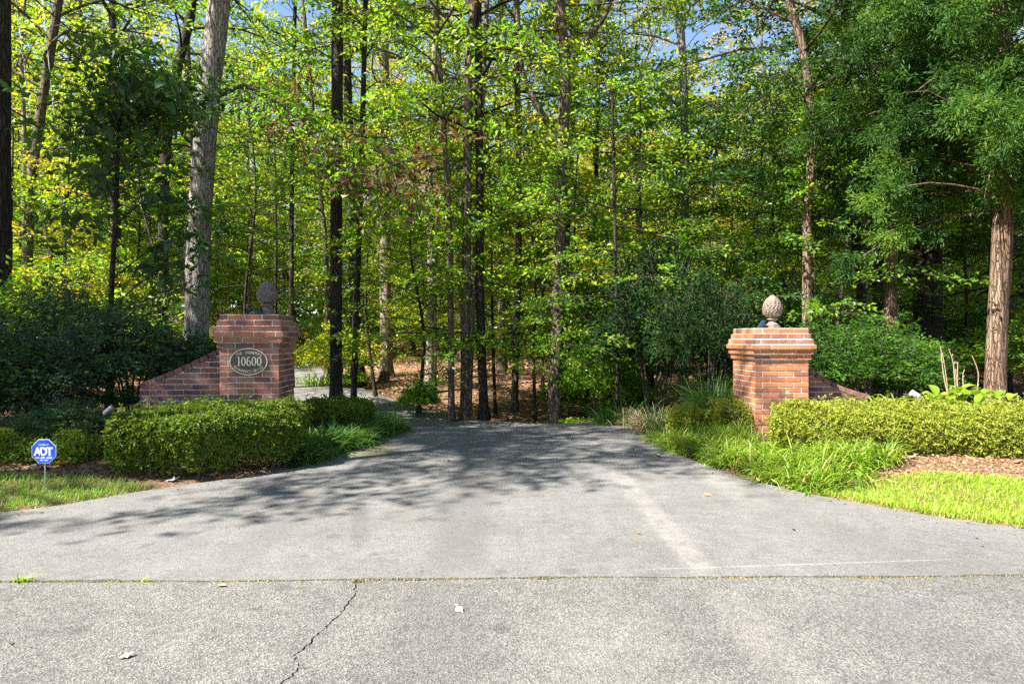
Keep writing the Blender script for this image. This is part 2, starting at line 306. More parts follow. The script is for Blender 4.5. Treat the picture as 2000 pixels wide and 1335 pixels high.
# ------------------------------------------------------------------ terrain, drive, street
LE = [(-30, 4.0), (-9, 4.25), (-5.6, 4.70), (-3.97, 5.16), (-3.2, 5.95), (-2.28, 6.88), (-1.88, 8.16), (-1.68, 9.24), (-1.5, 10.1)]
RE = [(30, 4.1), (7, 4.22), (4.6, 4.50), (3.65, 4.74), (3.02, 5.24), (2.42, 6.05), (2.12, 6.88), (1.88, 8.16), (1.83, 9.3), (1.83, 10.1)]
def catmull(pts, n):
    pts = np.asarray(pts, float); p = np.vstack([2 * pts[0] - pts[1], pts, 2 * pts[-1] - pts[-2]]); out = []
    for i in range(1, len(p) - 2):
        for t in np.linspace(0, 1, n, endpoint=False):
            out.append(0.5 * (2 * p[i] + (p[i + 1] - p[i - 1]) * t + (2 * p[i - 1] - 5 * p[i] + 4 * p[i + 1] - p[i + 2]) * t * t + (3 * p[i] - p[i - 1] - 3 * p[i + 1] + p[i + 2]) * t ** 3))
    return np.array(out + [pts[-1]])
LEs, REs = catmull(LE, 8), catmull(RE, 8)
JOINT = [(-30, 3.2), (-2.83, 3.69), (0, 3.735), (2.92, 3.79), (30, 4.02)]
# beyond the crest: centre x, y, z, half width
BACK = catmull([(0.16, 10.1, 0.0, 1.66), (0.0, 10.9, -0.10, 1.65), (-0.75, 12.0, -0.33, 1.6), (-2.2, 13.3, -0.33, 1.55), (-3.9, 14.9, -0.13, 1.5), (-5.1, 17.2, -0.06, 1.4), (-6.2, 20.5, -0.05, 1.3), (-7.6, 24.5, 0.0, 1.3), (-10, 31, 0.15, 1.3), (-14, 40, 0.3, 1.3)], 6)
cl = np.vstack([np.column_stack([np.linspace(0, 0.16, 12), np.linspace(4.2, 10.1, 12), np.zeros(12), np.linspace(3.6, 1.66, 12)]), BACK])
def edge_x(E, y):
    ys = np.array([p[1] for p in E]); xs = np.array([p[0] for p in E]); return np.interp(y, ys, xs)
def tz(x, y):
    x = np.atleast_1d(np.asarray(x, float)); y = np.atleast_1d(np.asarray(y, float))
    # general lie of the land
    z = -0.45 * smooth(9.6, 12.2, y) * (1 - smooth(15.0, 21.0, y)) * smooth(-9, -3, x) * (1 - smooth(5, 10, x))
    z = z + 0.30 * smooth(19, 30, y) + 0.9 * smooth(30, 60, y)
    z = z - 0.5 * smooth(-8, -20, x) * smooth(8, 16, y)
    # raised beds each side of the drive
    lx, rx = edge_x(LEs, np.clip(y, 4.3, 10.1)), edge_x(REs, np.clip(y, 4.3, 10.1))
    d = np.maximum(lx - x, x - rx)
    bed = 0.17 * smooth(0.25, 1.3, d) * smooth(4.4, 6.4, y) * (1 - smooth(10.5, 12.5, y))
    z = z + bed
    z = np.where(y < 10.1, np.where(d < 0.12, np.minimum(z, -0.05), z), z)
    street = (y < 4.15) & (y > -3.4); z = np.where(street, np.minimum(z, -0.06), z)
    # bench cut for the drive beyond the crest
    dd = np.hypot(x[:, None] - BACK[None, :, 0], y[:, None] - BACK[None, :, 1]); k = dd.argmin(1); dm = dd.min(1) - BACK[k, 3]
    wgt = (1 - smooth(0.0, 1.0, dm)) * (y > 9.8)
    z = z * (1 - wgt) + (BACK[k, 2] - 0.05) * wgt
    return z
def tz1(x, y): return float(tz(x, y)[0])
gx = np.unique(np.concatenate([np.linspace(-320, -40, 15), np.linspace(-40, -12, 29), np.linspace(-12, 12, 161), np.linspace(12, 40, 29), np.linspace(40, 320, 15)]))
gy = np.unique(np.concatenate([np.linspace(-120, -6, 12), np.linspace(-6, 3.5, 12), np.linspace(3.5, 26, 151), np.linspace(26, 60, 30), np.linspace(60, 420, 19)]))
GX, GY = np.meshgrid(gx, gy); GZ = tz(GX.ravel(), GY.ravel())
nx, ny = len(gx), len(gy); ii = (np.arange(ny - 1)[:, None] * nx + np.arange(nx - 1)[None]).ravel()
g = link('ground', make_mesh('ground', np.column_stack([GX.ravel(), GY.ravel(), GZ]), [np.column_stack([ii, ii + 1, ii + nx + 1, ii + nx])], SOIL, smooth_shade=True))
tag(g, 'brown forest floor and planting beds around the driveway', kind='structure')

def slab(name, outline, mat, z=0.0, depth=0.07):
    """n-gon sheet with skirts going down at its outline"""
    bm = bmesh.new(); vs = [bm.verts.new((p[0], p[1], z)) for p in outline]; f = bm.faces.new(vs)
    f.normal_update()
    if f.normal.z < 0: f.normal_flip()
    lo = [bm.verts.new((p[0], p[1], z - depth)) for p in outline]; n = len(vs)
    for i in range(n): bm.faces.new((vs[i], vs[(i + 1) % n], lo[(i + 1) % n], lo[i]))
    bmesh.ops.triangulate(bm, faces=[f])
    me = bpy.data.meshes.new(name); bm.to_mesh(me); bm.free(); me.materials.append(mat)
    return link(name, me)
rng = np.random.default_rng(5)
jx = np.concatenate([[-30], np.linspace(-6, 6, 241), [30]])
jy = np.interp(jx, [p[0] for p in JOINT], [p[1] for p in JOINT]) + 0.010 * np.sin(jx * 1.7 + 1) + 0.006 * np.sin(jx * 4.9)
jn = np.convolve(rng.normal(0, 0.006, len(jx)), [0.25, 0.5, 0.25], 'same'); jm = np.convolve(rng.normal(0, 0.007, len(jx)), [0.25, 0.5, 0.25], 'same')
jw = 1.0 + 0.7 * np.sin(jx * 2.3) * np.sin(jx * 5.1 + 1)
up = np.column_stack([jx, jy + 0.010 * jw + 1.6 * np.abs(jn)]); dn = np.column_stack([jx, jy - 0.010 * jw - 1.6 * np.abs(jm)])
outline = list(map(tuple, up)) + list(map(tuple, REs[1:-1])) + [(1.83, 10.1), (-1.5, 10.1)] + list(map(tuple, LEs[1:-1][::-1]))
drv = slab('driveway', outline, A_DRIVE); tag(drv, 'smooth grey asphalt driveway running between the two brick pillars', kind='structure')
b_ = BACK
tan_ = unit(np.gradient(b_[:, :2], axis=0)); nr = np.column_stack([-tan_[:, 1], tan_[:, 0]])
Lp = b_[:, :2] + nr * b_[:, 3:4]; Rp = b_[:, :2] - nr * b_[:, 3:4]
Lp[0] = (-1.5, 10.1); Rp[0] = (1.83, 10.1)
rows = []
for i in range(len(b_)):
    for t in np.linspace(0, 1, 7):
        q = Lp[i] * (1 - t) + Rp[i] * t; rows.append((q[0], q[1], b_[i, 2] - 0.001 * (i > 0)))
fs = [[i * 7 + j, i * 7 + j + 1, (i + 1) * 7 + j + 1, (i + 1) * 7 + j] for i in range(len(b_) - 1) for j in range(6)]
d2 = link('lane', make_mesh('lane', rows, [np.array(fs)], A_DRIVE, smooth_shade=True)); tag(d2, 'asphalt lane dipping past the crest and bending left into the wood', kind='structure')
# street with a real open crack
cr = [P(695, 1146, 0)] ; crack_px = [(694, 1141), (692, 1160), (676, 1182), (668, 1197), (648, 1212), (641, 1222), (626, 1235), (610, 1248), (603, 1258), (578, 1278), (576, 1290), (584, 1301), (578, 1313), (560, 1329)]
cw = []
for (px, py) in crack_px:
    D = CAMZ * F / (py - HY); cw.append(((px - CX) / F * D, D))
cw += [(-1.02, 2.35), (-0.97, 2.0), (-1.05, 1.6), (-1.0, 1.2)]
cf = []
for a, b2 in zip(cw[:-1], cw[1:]):
    for t in np.linspace(0, 1, 6, endpoint=False): cf.append((a[0] + (b2[0] - a[0]) * t + rng.normal(0, 0.004), a[1] + (b2[1] - a[1]) * t))
cf.append(cw[-1]); cf = np.array(cf); n_ = len(cf)
wd = (0.0024 + np.abs(rng.normal(0, 0.0022, n_))) * np.linspace(1, 0.8, n_); wd[0] = 0.004; wd[-1] = 0
ci = int(np.argmin(np.abs(dn[:, 0] - cf[0, 0])))
left = [tuple(p) for p in dn[:ci] if p[0] < cf[0, 0] - 0.01]; right = [tuple(p) for p in dn[ci:] if p[0] > cf[0, 0] + 0.01]
cl_l = [(p[0] - q, p[1]) for p, q in zip(cf, wd)]; cl_r = [(p[0] + q, p[1]) for p, q in zip(cf[:-1], wd[:-1])][::-1]
street = slab('street', left + cl_l + cl_r + right + [(30, -3.2), (-30, -3.2)], A_STREET)
tag(street, 'coarse weathered asphalt street edge with one open crack', kind='structure')
a_ = Acc(); v = []
for p in zip(jx): pass
jv = np.vstack([np.column_stack([jx, jy - 0.05, np.full(len(jx), -0.012)]), np.column_stack([jx, jy + 0.05, np.full(len(jx), -0.012)])]); n_ = len(jx)
a_.add(jv, [[i, i + 1, n_ + i + 1, n_ + i] for i in range(n_ - 1)])
tag(link('joint_filler', a_.mesh('joint_filler', DIRTGAP), street), kind='structure')

# ------------------------------------------------------------------ foliage makers
SUNH = np.array([sx, sy]) / sz
SUN_GAPS = [(x_, y_, 0.0, 1.3) for x_, y_ in ((-3.5, 19.5), (-2, 22), (-5, 21), (-.5, 23), (1.5, 26), (-4, 25), (-6.3, 20), (-4.6, 15.8), (1, 20), (-1.5, 18), (-5.6, 17.6), (-3, 17))]
SUN_GAPS += [(-2.75, 6.95, .6, .8), (-2.45, 7.3, .6, .7), (-3.3, 7.0, .6, .6), (-3.2, 6.4, .35, .45), (-1.3, 4.7, 0, 1.0), (-.4, 5.3, 0, .7), (.8, 5.7, 0, .6), (-3.3, 8.0, .5, .22), (-3.5, 5.9, 0, .4), (-4.5, 5.45, 0, .3), (-4.6, 6.3, .3, .4), (-2.0, 8.2, .3, .5), (-6.9, 8.8, 1.3, 1.1), (-7.4, 9.0, 1.4, .9)]
UP = np.array([0, 0, 1.0])
def leaves(acc, base, dirs, nrm, L, W, tint, fold=0.25, mat=0, droop=0.15):
    """one folded two-triangle leaf per row"""
    dirs = unit(dirs); side = unit(np.cross(nrm, dirs)); n2 = np.cross(dirs, side)
    L = np.asarray(L)[:, None]; W = np.asarray(W)[:, None]
    mid = base + dirs * L * 0.45
    a = mid + side * W * 0.5 + n2 * W * fold; b = mid - side * W * 0.5 + n2 * W * fold
    tip = base + dirs * L - n2 * L * droop
    V = np.stack([base, a, tip, b], 1).reshape(-1, 3); k = np.arange(len(base)) * 4
    Fc = np.concatenate([np.column_stack([k, k + 2, k + 1]), np.column_stack([k, k + 3, k + 2])])
    acc.add(V, Fc, mat, np.concatenate([tint, tint]))
def sprays(acc, rng, o, d, ln, n, size, ratio=0.55, droop=0.25, flat=0.8, tmean=0.5, tsd=0.14, lsd=0.10, spread=0.9, twig=True, mat=0, tmat=1, upbias=1.0):
    """flat leafy twigs starting at o pointing along d"""
    o = np.asarray(o, float); d = unit(d); m = len(o); ln = np.broadcast_to(np.asarray(ln, float), (m,))
    ref = unit(UP * flat + rng.normal(0, 1 - flat * 0.75, (m, 3)))
    s = unit(np.cross(d, ref)); nn = unit(np.cross(s, d))
    t = (np.arange(n)[None] + rng.uniform(0, 1, (m, n))) / n; t = 0.12 + 0.88 * t
    p = o[:, None] + d[:, None] * (ln[:, None] * t)[..., None]; p[..., 2] -= (droop * ln[:, None] * t ** 2)
    sgn = np.where(np.arange(n) % 2 == 0, 1.0, -1.0)[None, :, None]
    ld = unit(d[:, None] * 0.65 + s[:, None] * sgn * spread + rng.normal(0, 0.25, (m, n, 3)) + np.array([0, 0, -0.15]))
    nr_ = unit(nn[:, None] * upbias + rng.normal(0, 0.42, (m, n, 3)))
    off = rng.uniform(0.0, 0.5, (m, n, 1)) * size
    base = p + ld * off + rng.normal(0, size * 0.25, (m, n, 3))
    sz = size * rng.uniform(0.65, 1.25, (m, n))
    ti = np.clip((np.broadcast_to(np.asarray(tmean, float), (m,))[:, None] + rng.normal(0, tsd, (m, 1))) + rng.normal(0, lsd, (m, n)), 0, 1)
    leaves(acc, base.reshape(-1, 3), ld.reshape(-1, 3), nr_.reshape(-1, 3), sz.ravel(), sz.ravel() * ratio, ti.ravel(), mat=mat)
    if twig:                                           # thin three-sided twig
        tt = np.array([0, 0.5, 1.0]); q = o[:, None] + d[:, None] * (ln[:, None] * tt)[..., None]; q[..., 2] -= droop * ln[:, None] * tt ** 2
        r = size * 0.05 * np.array([1.0, 0.75, 0.3]); ang = np.array([0, 2.09, 4.19])
        ring = q[:, :, None] + r[None, :, None, None] * (np.cos(ang)[None, None, :, None] * s[:, None, None] + np.sin(ang)[None, None, :, None] * nn[:, None, None])
        V = ring.reshape(-1, 3); k = np.arange(m)[:, None] * 9
        f = np.array([[lv * 3 + j, lv * 3 + (j + 1) % 3, lv * 3 + 3 + (j + 1) % 3, lv * 3 + 3 + j] for lv in range(2) for j in range(3)])
        acc.add(V, (k[:, None] + f[None]).reshape(-1, 4), tmat, 0.5)
def along(path, t):
    path = np.asarray(path, float); n = len(path) - 1; x = np.clip(t, 0, 0.9999) * n; i = x.astype(int); f = (x - i)[:, None]
    return path[i] * (1 - f) + path[i + 1] * f
def at_z(path, z):
    path = np.asarray(path, float); return np.array([np.interp(z, path[:, 2], path[:, k]) for k in range(4)])

def trunk_mesh(acc, path, rng, sides=10, flare=True, jit=0.04):
    path = np.asarray(path, float); P4 = catmull(path, 5)
    n = len(P4); rad = P4[:, 3].copy()
    lob = np.ones((n, sides))
    if flare:
        h = P4[:, 2] - P4[0, 2]; rad = rad * (1 + 0.55 * np.exp(-h / (rad[0] * 1.6 + 1e-6)))
        ph = rng.uniform(0, 6.28); a = np.linspace(0, 2 * math.pi, sides, endpoint=False)
        lob = 1 + 0.16 * np.exp(-h / (rad[0] * 2))[:, None] * np.sin(a * 4 + ph)[None]
    lob = lob * (1 + rng.normal(0, jit, (1, sides))) * (1 + rng.normal(0, jit * 0.6, (n, sides)))
    acc.tube(P4[:, :3], rad, sides, lobes=lob)

def grow(rng, path, z0, z1, nl, reach, elev, nspray, slen, nleaf, size, ratio=0.55, tmean=0.5, tsd=0.14, droop=0.25, flat=0.8, lean=None, shape='round', upbias=1.0, arc=0.25, lrad=0.03, sub=4, world=None):
    """limbs and leafy twigs round a trunk path (x,y,z,r); returns (limb Acc, crown Acc)"""
    la, ca = Acc(), Acc(); ga = rng.uniform(0, 6.28); O, Dn, Ln = [], [], []
    for i in range(nl):
        f = (i + rng.uniform(0, 0.8)) / nl; z = z0 + (z1 - z0) * f
        ga += 2.4 + rng.normal(0, 0.3)
        q = at_z(path, z); p0 = q[:3]
        prof = {'round': math.sin(math.pi * min(1, 0.18 + 0.75 * f)) ** 0.7, 'cone': 1 - 0.75 * f, 'flat': 1.0 - 0.45 * f ** 2}[shape]
        ell = reach * prof * rng.uniform(0.7, 1.15); e = R(elev + 28 * (f - 0.4) + rng.normal(0, 13))
        h = np.array([math.cos(ga), math.sin(ga), 0]);
        if lean is not None: h = unit(h + np.asarray(lean, float))
        d = h * math.cos(e) + UP * math.sin(e)
        sd_ = np.cross(UP, h); w1 = rng.normal(0, 0.12) * ell
        tt = np.linspace(0, 1, 6)[:, None]
        lp = p0 + d * ell * tt + UP * (-arc * ell * tt ** 2) + sd_ * w1 * np.sin(tt * 3.1) + rng.normal(0, 0.02 * ell, (6, 3)) * tt
        r0 = min(q[3] * 0.6, max(0.012, lrad * ell / 2.5))
        la.tube(lp, r0 * np.linspace(1, 0.25, 6), 5, cap=False)
        ns = max(2, int(nspray * (0.4 + 0.6 * prof)))
        for sb in range(sub):
            t0 = 0.3 + 0.7 * (sb + 0.5) / sub; b0 = along(lp, np.array([t0]))[0]
            az = (1 if sb % 2 else -1) * rng.uniform(0.5, 1.1); hb = h * math.cos(az) + sd_ * math.sin(az)
            bl = ell * 0.45 * (1.15 - 0.5 * t0) * rng.uniform(0.7, 1.3)
            bp = b0 + (hb + UP * rng.normal(0.1, 0.22)) * bl * np.linspace(0, 1, 4)[:, None]; bp[:, 2] -= 0.1 * bl * np.linspace(0, 1, 4) ** 2
            la.tube(bp, r0 * 0.35 * np.linspace(1, 0.3, 4), 3, cap=False)
            k = max(1, ns // (sub + 1)); t = rng.uniform(0.15, 1.0, k); O.append(along(bp, t))
            aa = rng.uniform(-1.0, 1.0, k); Dn.append(hb * np.cos(aa)[:, None] + np.cross(UP, hb) * np.sin(aa)[:, None] + UP * rng.normal(0.05, 0.3 * (1.3 - flat), k)[:, None] )
        k = max(1, ns // (sub + 1)); t = rng.uniform(0.4, 1.0, k); O.append(along(lp, t))
        aa = rng.uniform(-1.2, 1.2, k); Dn.append(h * np.cos(aa)[:, None] + sd_ * np.sin(aa)[:, None] + UP * rng.normal(0.1, 0.3 * (1.3 - flat), k)[:, None])
    O = np.vstack(O); Dn = np.vstack(Dn)
    if world is not None:                              # leaf sprays cut away along sun rays to light chosen spots
        keep = np.ones(len(O), bool); Wp = O + world
        for gx_, gy_, gz_, rg in SUN_GAPS:
            h = (Wp[:, 2] - gz_); far = np.hypot(gx_ + SUNH[0] * h - Wp[:, 0], gy_ + SUNH[1] * h - Wp[:, 1]); keep &= ~((far < rg * rng.uniform(.75, 1.25, len(O))) & (h > 1.0))
        O, Dn = O[keep], Dn[keep]
    sprays(ca, rng, O, Dn, slen * rng.uniform(0.6, 1.3, len(O)), nleaf, size, ratio, droop, flat, tmean, tsd, upbias=upbias)
    return la, ca

def tree(name, label, cat, path, bark, leafm, rng, crown, group=None, sides=10, flare=True):
    """one tree thing: trunk, limbs, crown; path in world coordinates"""
    path = np.asarray(path, float); base = path[0, :3].copy(); lp = path.copy(); lp[:, :3] -= base
    root = empty(name, base); tag(root, label, cat, group)
    a = Acc(); trunk_mesh(a, lp, rng, sides, flare); link('trunk', a.mesh('trunk', bark, True), root)
    if crown:
        c = dict(crown); c['z0'] -= base[2]; c['z1'] -= base[2]
        la, ca = grow(rng, lp, world=base, **c)
        link('limbs', la.mesh('limbs', bark, True), root); root.children[-1]['kind'] = 'stuff'
        link('crown', ca.mesh('crown', [leafm, B_TWIG]), root)
    return root
def px_path(pts, D, r, zmax=None, sink=0.12):
    """trunk path from photo pixels at depth D; first point goes to the ground; r list or (r0, r1)"""
    q = [P(px, py, D) for px, py in pts]
    x0 = q[0][0]; q[0] = np.array([x0, D, tz1(x0, D) - sink])
    if zmax:
        d = q[-1] - q[-2]; d = d / max(d[2], 1e-3)
        if q[-1][2] < zmax: q.append(q[-1] + np.clip(d, -0.25, 1) * (zmax - q[-1][2]))
    q = np.array(q); h = (q[:, 2] - q[0, 2]) / (q[-1, 2] - q[0, 2])
    return np.column_stack([q, r[0] + (r[1] - r[0]) * h])
def set_mat(o, m):
    o.material_slots[0].link = 'OBJECT'; o.material_slots[0].material = m
def copy_tree(src, loc, rz, sc, leafm=None, bark=None):
    r = src.copy(); COL.objects.link(r); r.location = loc; r.rotation_euler = (0, 0, rz); r.scale = (sc[0], sc[0], sc[1]) if isinstance(sc, tuple) else (sc,) * 3
    for ch in src.children:
        c = ch.copy(); COL.objects.link(c); c.parent = r
        if leafm and c.name.startswith('crown'): set_mat(c, leafm)
        if bark and (c.name.startswith('trunk') or c.name.startswith('limbs')): set_mat(c, bark)
    return r

# ------------------------------------------------------------------ gate pillars
def brick_mesh(name, L, H, Dp, mat, rng, ch=0.0035):
    h = np.array([L, Dp, H]) / 2; V = []; idx = {}
    for sx_ in (-1, 1):
        for sy_ in (-1, 1):
            for sz_ in (-1, 1):
                s = np.array([sx_, sy_, sz_]); j = rng.normal(0, 0.0009, 3)
                for ax in range(3):
                    q = s * (h - ch); q[ax] = s[ax] * h[ax]; idx[(sx_, sy_, sz_, ax)] = len(V); V.append(q + j)
    Q, T = [], []
    for ax in range(3):
        o1, o2 = [k for k in range(3) if k != ax]
        for s0 in (-1, 1):
            f = []
            for a, b in ((-1, -1), (1, -1), (1, 1), (-1, 1)):
                s = [0, 0, 0]; s[ax] = s0; s[o1] = a; s[o2] = b; f.append(idx[(*s, ax)])
            Q.append(f)
    for ax in range(3):
        o1, o2 = [k for k in range(3) if k != ax]
        for a in (-1, 1):
            for b in (-1, 1):
                f = []
                for (sv, fx) in ((-1, o1), (1, o1), (1, o2), (-1, o2)):
                    s = [0, 0, 0]; s[ax] = sv; s[o1] = a; s[o2] = b; f.append(idx[(*s, fx)])
                Q.append(f)
    for sx_ in (-1, 1):
        for sy_ in (-1, 1):
            for sz_ in (-1, 1): T.append([idx[(sx_, sy_, sz_, k)] for k in range(3)])
    bm = bmesh.new(); vs = [bm.verts.new(v) for v in V]
    for f in Q + T: bm.faces.new([vs[i] for i in f])
    bmesh.ops.recalc_face_normals(bm, faces=bm.faces)
    me = bpy.data.meshes.new(name); bm.to_mesh(me); bm.free(); me.materials.append(mat); return me
CP, BH, BD, BL = 0.0684, 0.0580, 0.092, 0.193           # course pitch, brick height, depth, length
SIDE = 3 * 0.203 + BD
def pillar(name, label, cx, cy, ztop, nc, mat, seed):
    rng = np.random.default_rng(seed); z0 = ztop - nc * CP
    root = empty(name, (cx, cy, z0), R(3.7)); tag(root, label, 'gate pillar', 'brick gate pillars beside the driveway')
    ms = [brick_mesh('brick', BL, BH, BD, mat, rng) for _ in range(4)]
    over = {0: 0.0, 1: 0.023, 2: 0.046, 3: 0.069, 4: 0.046, 5: 0.023}
    prof = []
    for c in range(nc):
        e = over.get(nc - 1 - c, 0.0); S_ = SIDE + 2 * e; hw = S_ / 2; pit = (S_ - BD) / 3; zc = (c + 0.5) * CP
        q_ = nc - 1 - c; prof += [(hw - 0.0055, c * CP + (0.0085 if q_ in (3, 4, 5) else 0)), (hw - 0.0055, (c + 1) * CP - (0.0085 if q_ in (1, 2, 3) else 0))]
        for f in range(4):
            ang = f * math.pi / 2; rt = np.array(Matrix.Rotation(ang, 3, 'Z'))
            for k in range(3):
                u = -hw + pit * (k + 0.5) - 0.005 + 0.0; u = (-hw + (pit - 0.01) / 2 + pit * k)
                if c % 2: u = -u
                p = rt @ np.array([u, -hw + BD / 2 - abs(rng.normal(0, 0.0016)), zc + rng.normal(0, 0.0008)])
                link('brick', ms[rng.integers(4)], root, p, (rng.normal(0, 0.004), rng.normal(0, 0.004), ang + rng.normal(0, 0.004)), ((pit - 0.01) / BL, 1, 1))
    V = []; Q = []
    for (h, z) in prof: V += [(-h, -h, z), (h, -h, z), (h, h, z), (-h, h, z)]
    for i in range(len(prof) - 1):
        for j in range(4): Q.append([i * 4 + j, i * 4 + (j + 1) % 4, i * 4 + 4 + (j + 1) % 4, i * 4 + 4 + j])
    n = (len(prof) - 1) * 4; Q.append([n, n + 1, n + 2, n + 3])
    link('mortar', make_mesh('mortar', V, [np.array(Q)], MORTAR), root)
    return root
YAW = R(3.7); cyw, syw = math.cos(YAW), math.sin(YAW)
LP = (-3.19, 8.37); RP = (3.40, 8.79); LTOP, RTOP = 1.635, 1.477
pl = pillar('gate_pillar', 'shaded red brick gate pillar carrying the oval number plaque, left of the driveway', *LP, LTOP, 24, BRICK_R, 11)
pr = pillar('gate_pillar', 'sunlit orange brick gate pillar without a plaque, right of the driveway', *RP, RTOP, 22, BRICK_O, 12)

def loc2w(P0, u, v):                                    # pillar-frame offset to world xy
    return (P0[0] + u * cyw - v * syw, P0[1] + u * syw + v * cyw)
def wing(label, P0, sgn, zp, ze, run, zbot, mat, capm, seed, sag):
    """sloping brick wing wall beside a pillar; sgn -1 left, 1 right; u runs outwards from the pillar face"""
    rng = np.random.default_rng(seed); o = loc2w(P0, sgn * SIDE / 2, -0.05)
    root = empty('wing_wall', (o[0], o[1], zbot), YAW); tag(root, label, 'brick wall', 'sloping brick wing walls')
    T = 0.20; zs = lambda u: zp - zbot + (ze - zp) * (u / run) - sag * math.sin(math.pi * min(1, u / run))
    def prism(poly, y0, y1, mat_, name):
        a = Acc(); n = len(poly); V = [(sgn * p[0], y0, p[1]) for p in poly] + [(sgn * p[0], y1, p[1]) for p in poly]
        for i in range(n): a.add([V[i], V[(i + 1) % n], V[n + (i + 1) % n], V[n + i]], [[0, 1, 2, 3]])
        for k0 in (0, n):
            c = np.mean(V[k0:k0 + n], 0); a.add(V[k0:k0 + n] + [tuple(c)], [[i, (i + 1) % n, n] for i in range(n)])
        me = a.mesh(name, mat_)
        bm = bmesh.new(); bm.from_mesh(me); bmesh.ops.remove_doubles(bm, verts=bm.verts, dist=1e-5); bmesh.ops.recalc_face_normals(bm, faces=bm.faces); bm.to_mesh(me); bm.free()
        return link(name, me, root)
    us = np.linspace(0, run, 13)
    core = [(0.003, 0)] + [(run - 0.006, 0)] + [(u, zs(u) - 0.012) for u in us[::-1] if u < run - 0.006 and u > 0.003] + [(0.003, zs(0) - 0.012)]
    core.insert(2, (run - 0.006, zs(run) - 0.012))
    a = Acc(); V = []
    for u in us:
        uu = min(max(u, 0.003), run - 0.006)
        V += [(sgn * uu, -T / 2 + 0.006, 0), (sgn * uu, -T / 2 + 0.006, zs(uu) - 0.008), (sgn * uu, T / 2 - 0.006, zs(uu) - 0.008), (sgn * uu, T / 2 - 0.006, 0)]
    n = len(us); Q = [[i * 4 + j, i * 4 + (j + 1) % 4, i * 4 + 4 + (j + 1) % 4, i * 4 + 4 + j] for i in range(n - 1) for j in range(4)]; Q += [[0, 1, 2, 3], [(n - 1) * 4 + j for j in range(4)]]
    me = make_mesh('mortar', V, [np.array(Q)], MORTAR)
    bm = bmesh.new(); bm.from_mesh(me); bmesh.ops.recalc_face_normals(bm, faces=bm.faces); bm.to_mesh(me); bm.free(); link('mortar', me, root)
    c = 0
    while c * CP < zp - zbot:
        z0, z1 = c * CP + 0.005, (c + 1) * CP - 0.005; u = 0.003 if c % 2 else -0.1
        while u < run:
            a0, a1 = max(u, 0.004), min(u + BL, run)
            if a1 - a0 > 0.02:
                pts = [(a0, z0), (a1, z0)]
                t1, t0 = zs(a1) - 0.016, zs(a0) - 0.016
                if t1 > z1: pts += [(a1, z1), (a0, z1)]
                elif t0 > z1 and t1 > z0:
                    f = (t0 - z1) / (t0 - t1); pts += [(a1, t1), (a0 + (a1 - a0) * f, z1), (a0, z1)]
                elif t0 > z1:
                    f = (t0 - z1) / (t0 - t1); g_ = (t0 - z0) / (t0 - t1); pts = [(a0, z0), (a0 + (a1 - a0) * g_, z0), (a0 + (a1 - a0) * f, z1), (a0, z1)]
                elif t1 > z0: pts += [(a1, t1), (a0, t0)]
                elif t0 > z0 + 0.008:
                    g_ = (t0 - z0) / (t0 - t1); pts = [(a0, z0), (a0 + (a1 - a0) * g_, z0), (a0, t0)]
                else: pts = None
                if pts: prism(pts, -T / 2 - abs(rng.normal(0, 0.0015)), T / 2, mat, 'brick')
            u += 0.203
        c += 1
    slope_len = math.hypot(run, zp - ze); nb = int(slope_len / 0.112)
    cm = [brick_mesh('coping_brick', slope_len / nb - 0.010, 0.062, T + 0.02, capm, rng) for _ in range(3)]
    for k in range(nb):
        u = run * (k + 0.5) / nb; dz = (zs(min(run, u + 0.02)) - zs(max(0, u - 0.02))) / (min(run, u + 0.02) - max(0, u - 0.02))
        link('coping_brick', cm[rng.integers(3)], root, (sgn * u, 0, zs(u) + 0.026), (0, -math.atan(dz) * sgn, 0))
    return root
wing('dark red brick wing wall sloping down to the left of the plaque pillar', LP, -1, 1.20, 0.735, 1.02, 0.10, BRICK_D, BRICK_D, 21, 0.02)
wing('brown brick wing wall curving down behind the pale hedge, beside the sunlit pillar', RP, 1, 0.98, 0.55, 0.92, 0.10, BRICK_D, BRICK_D, 22, 0.06)

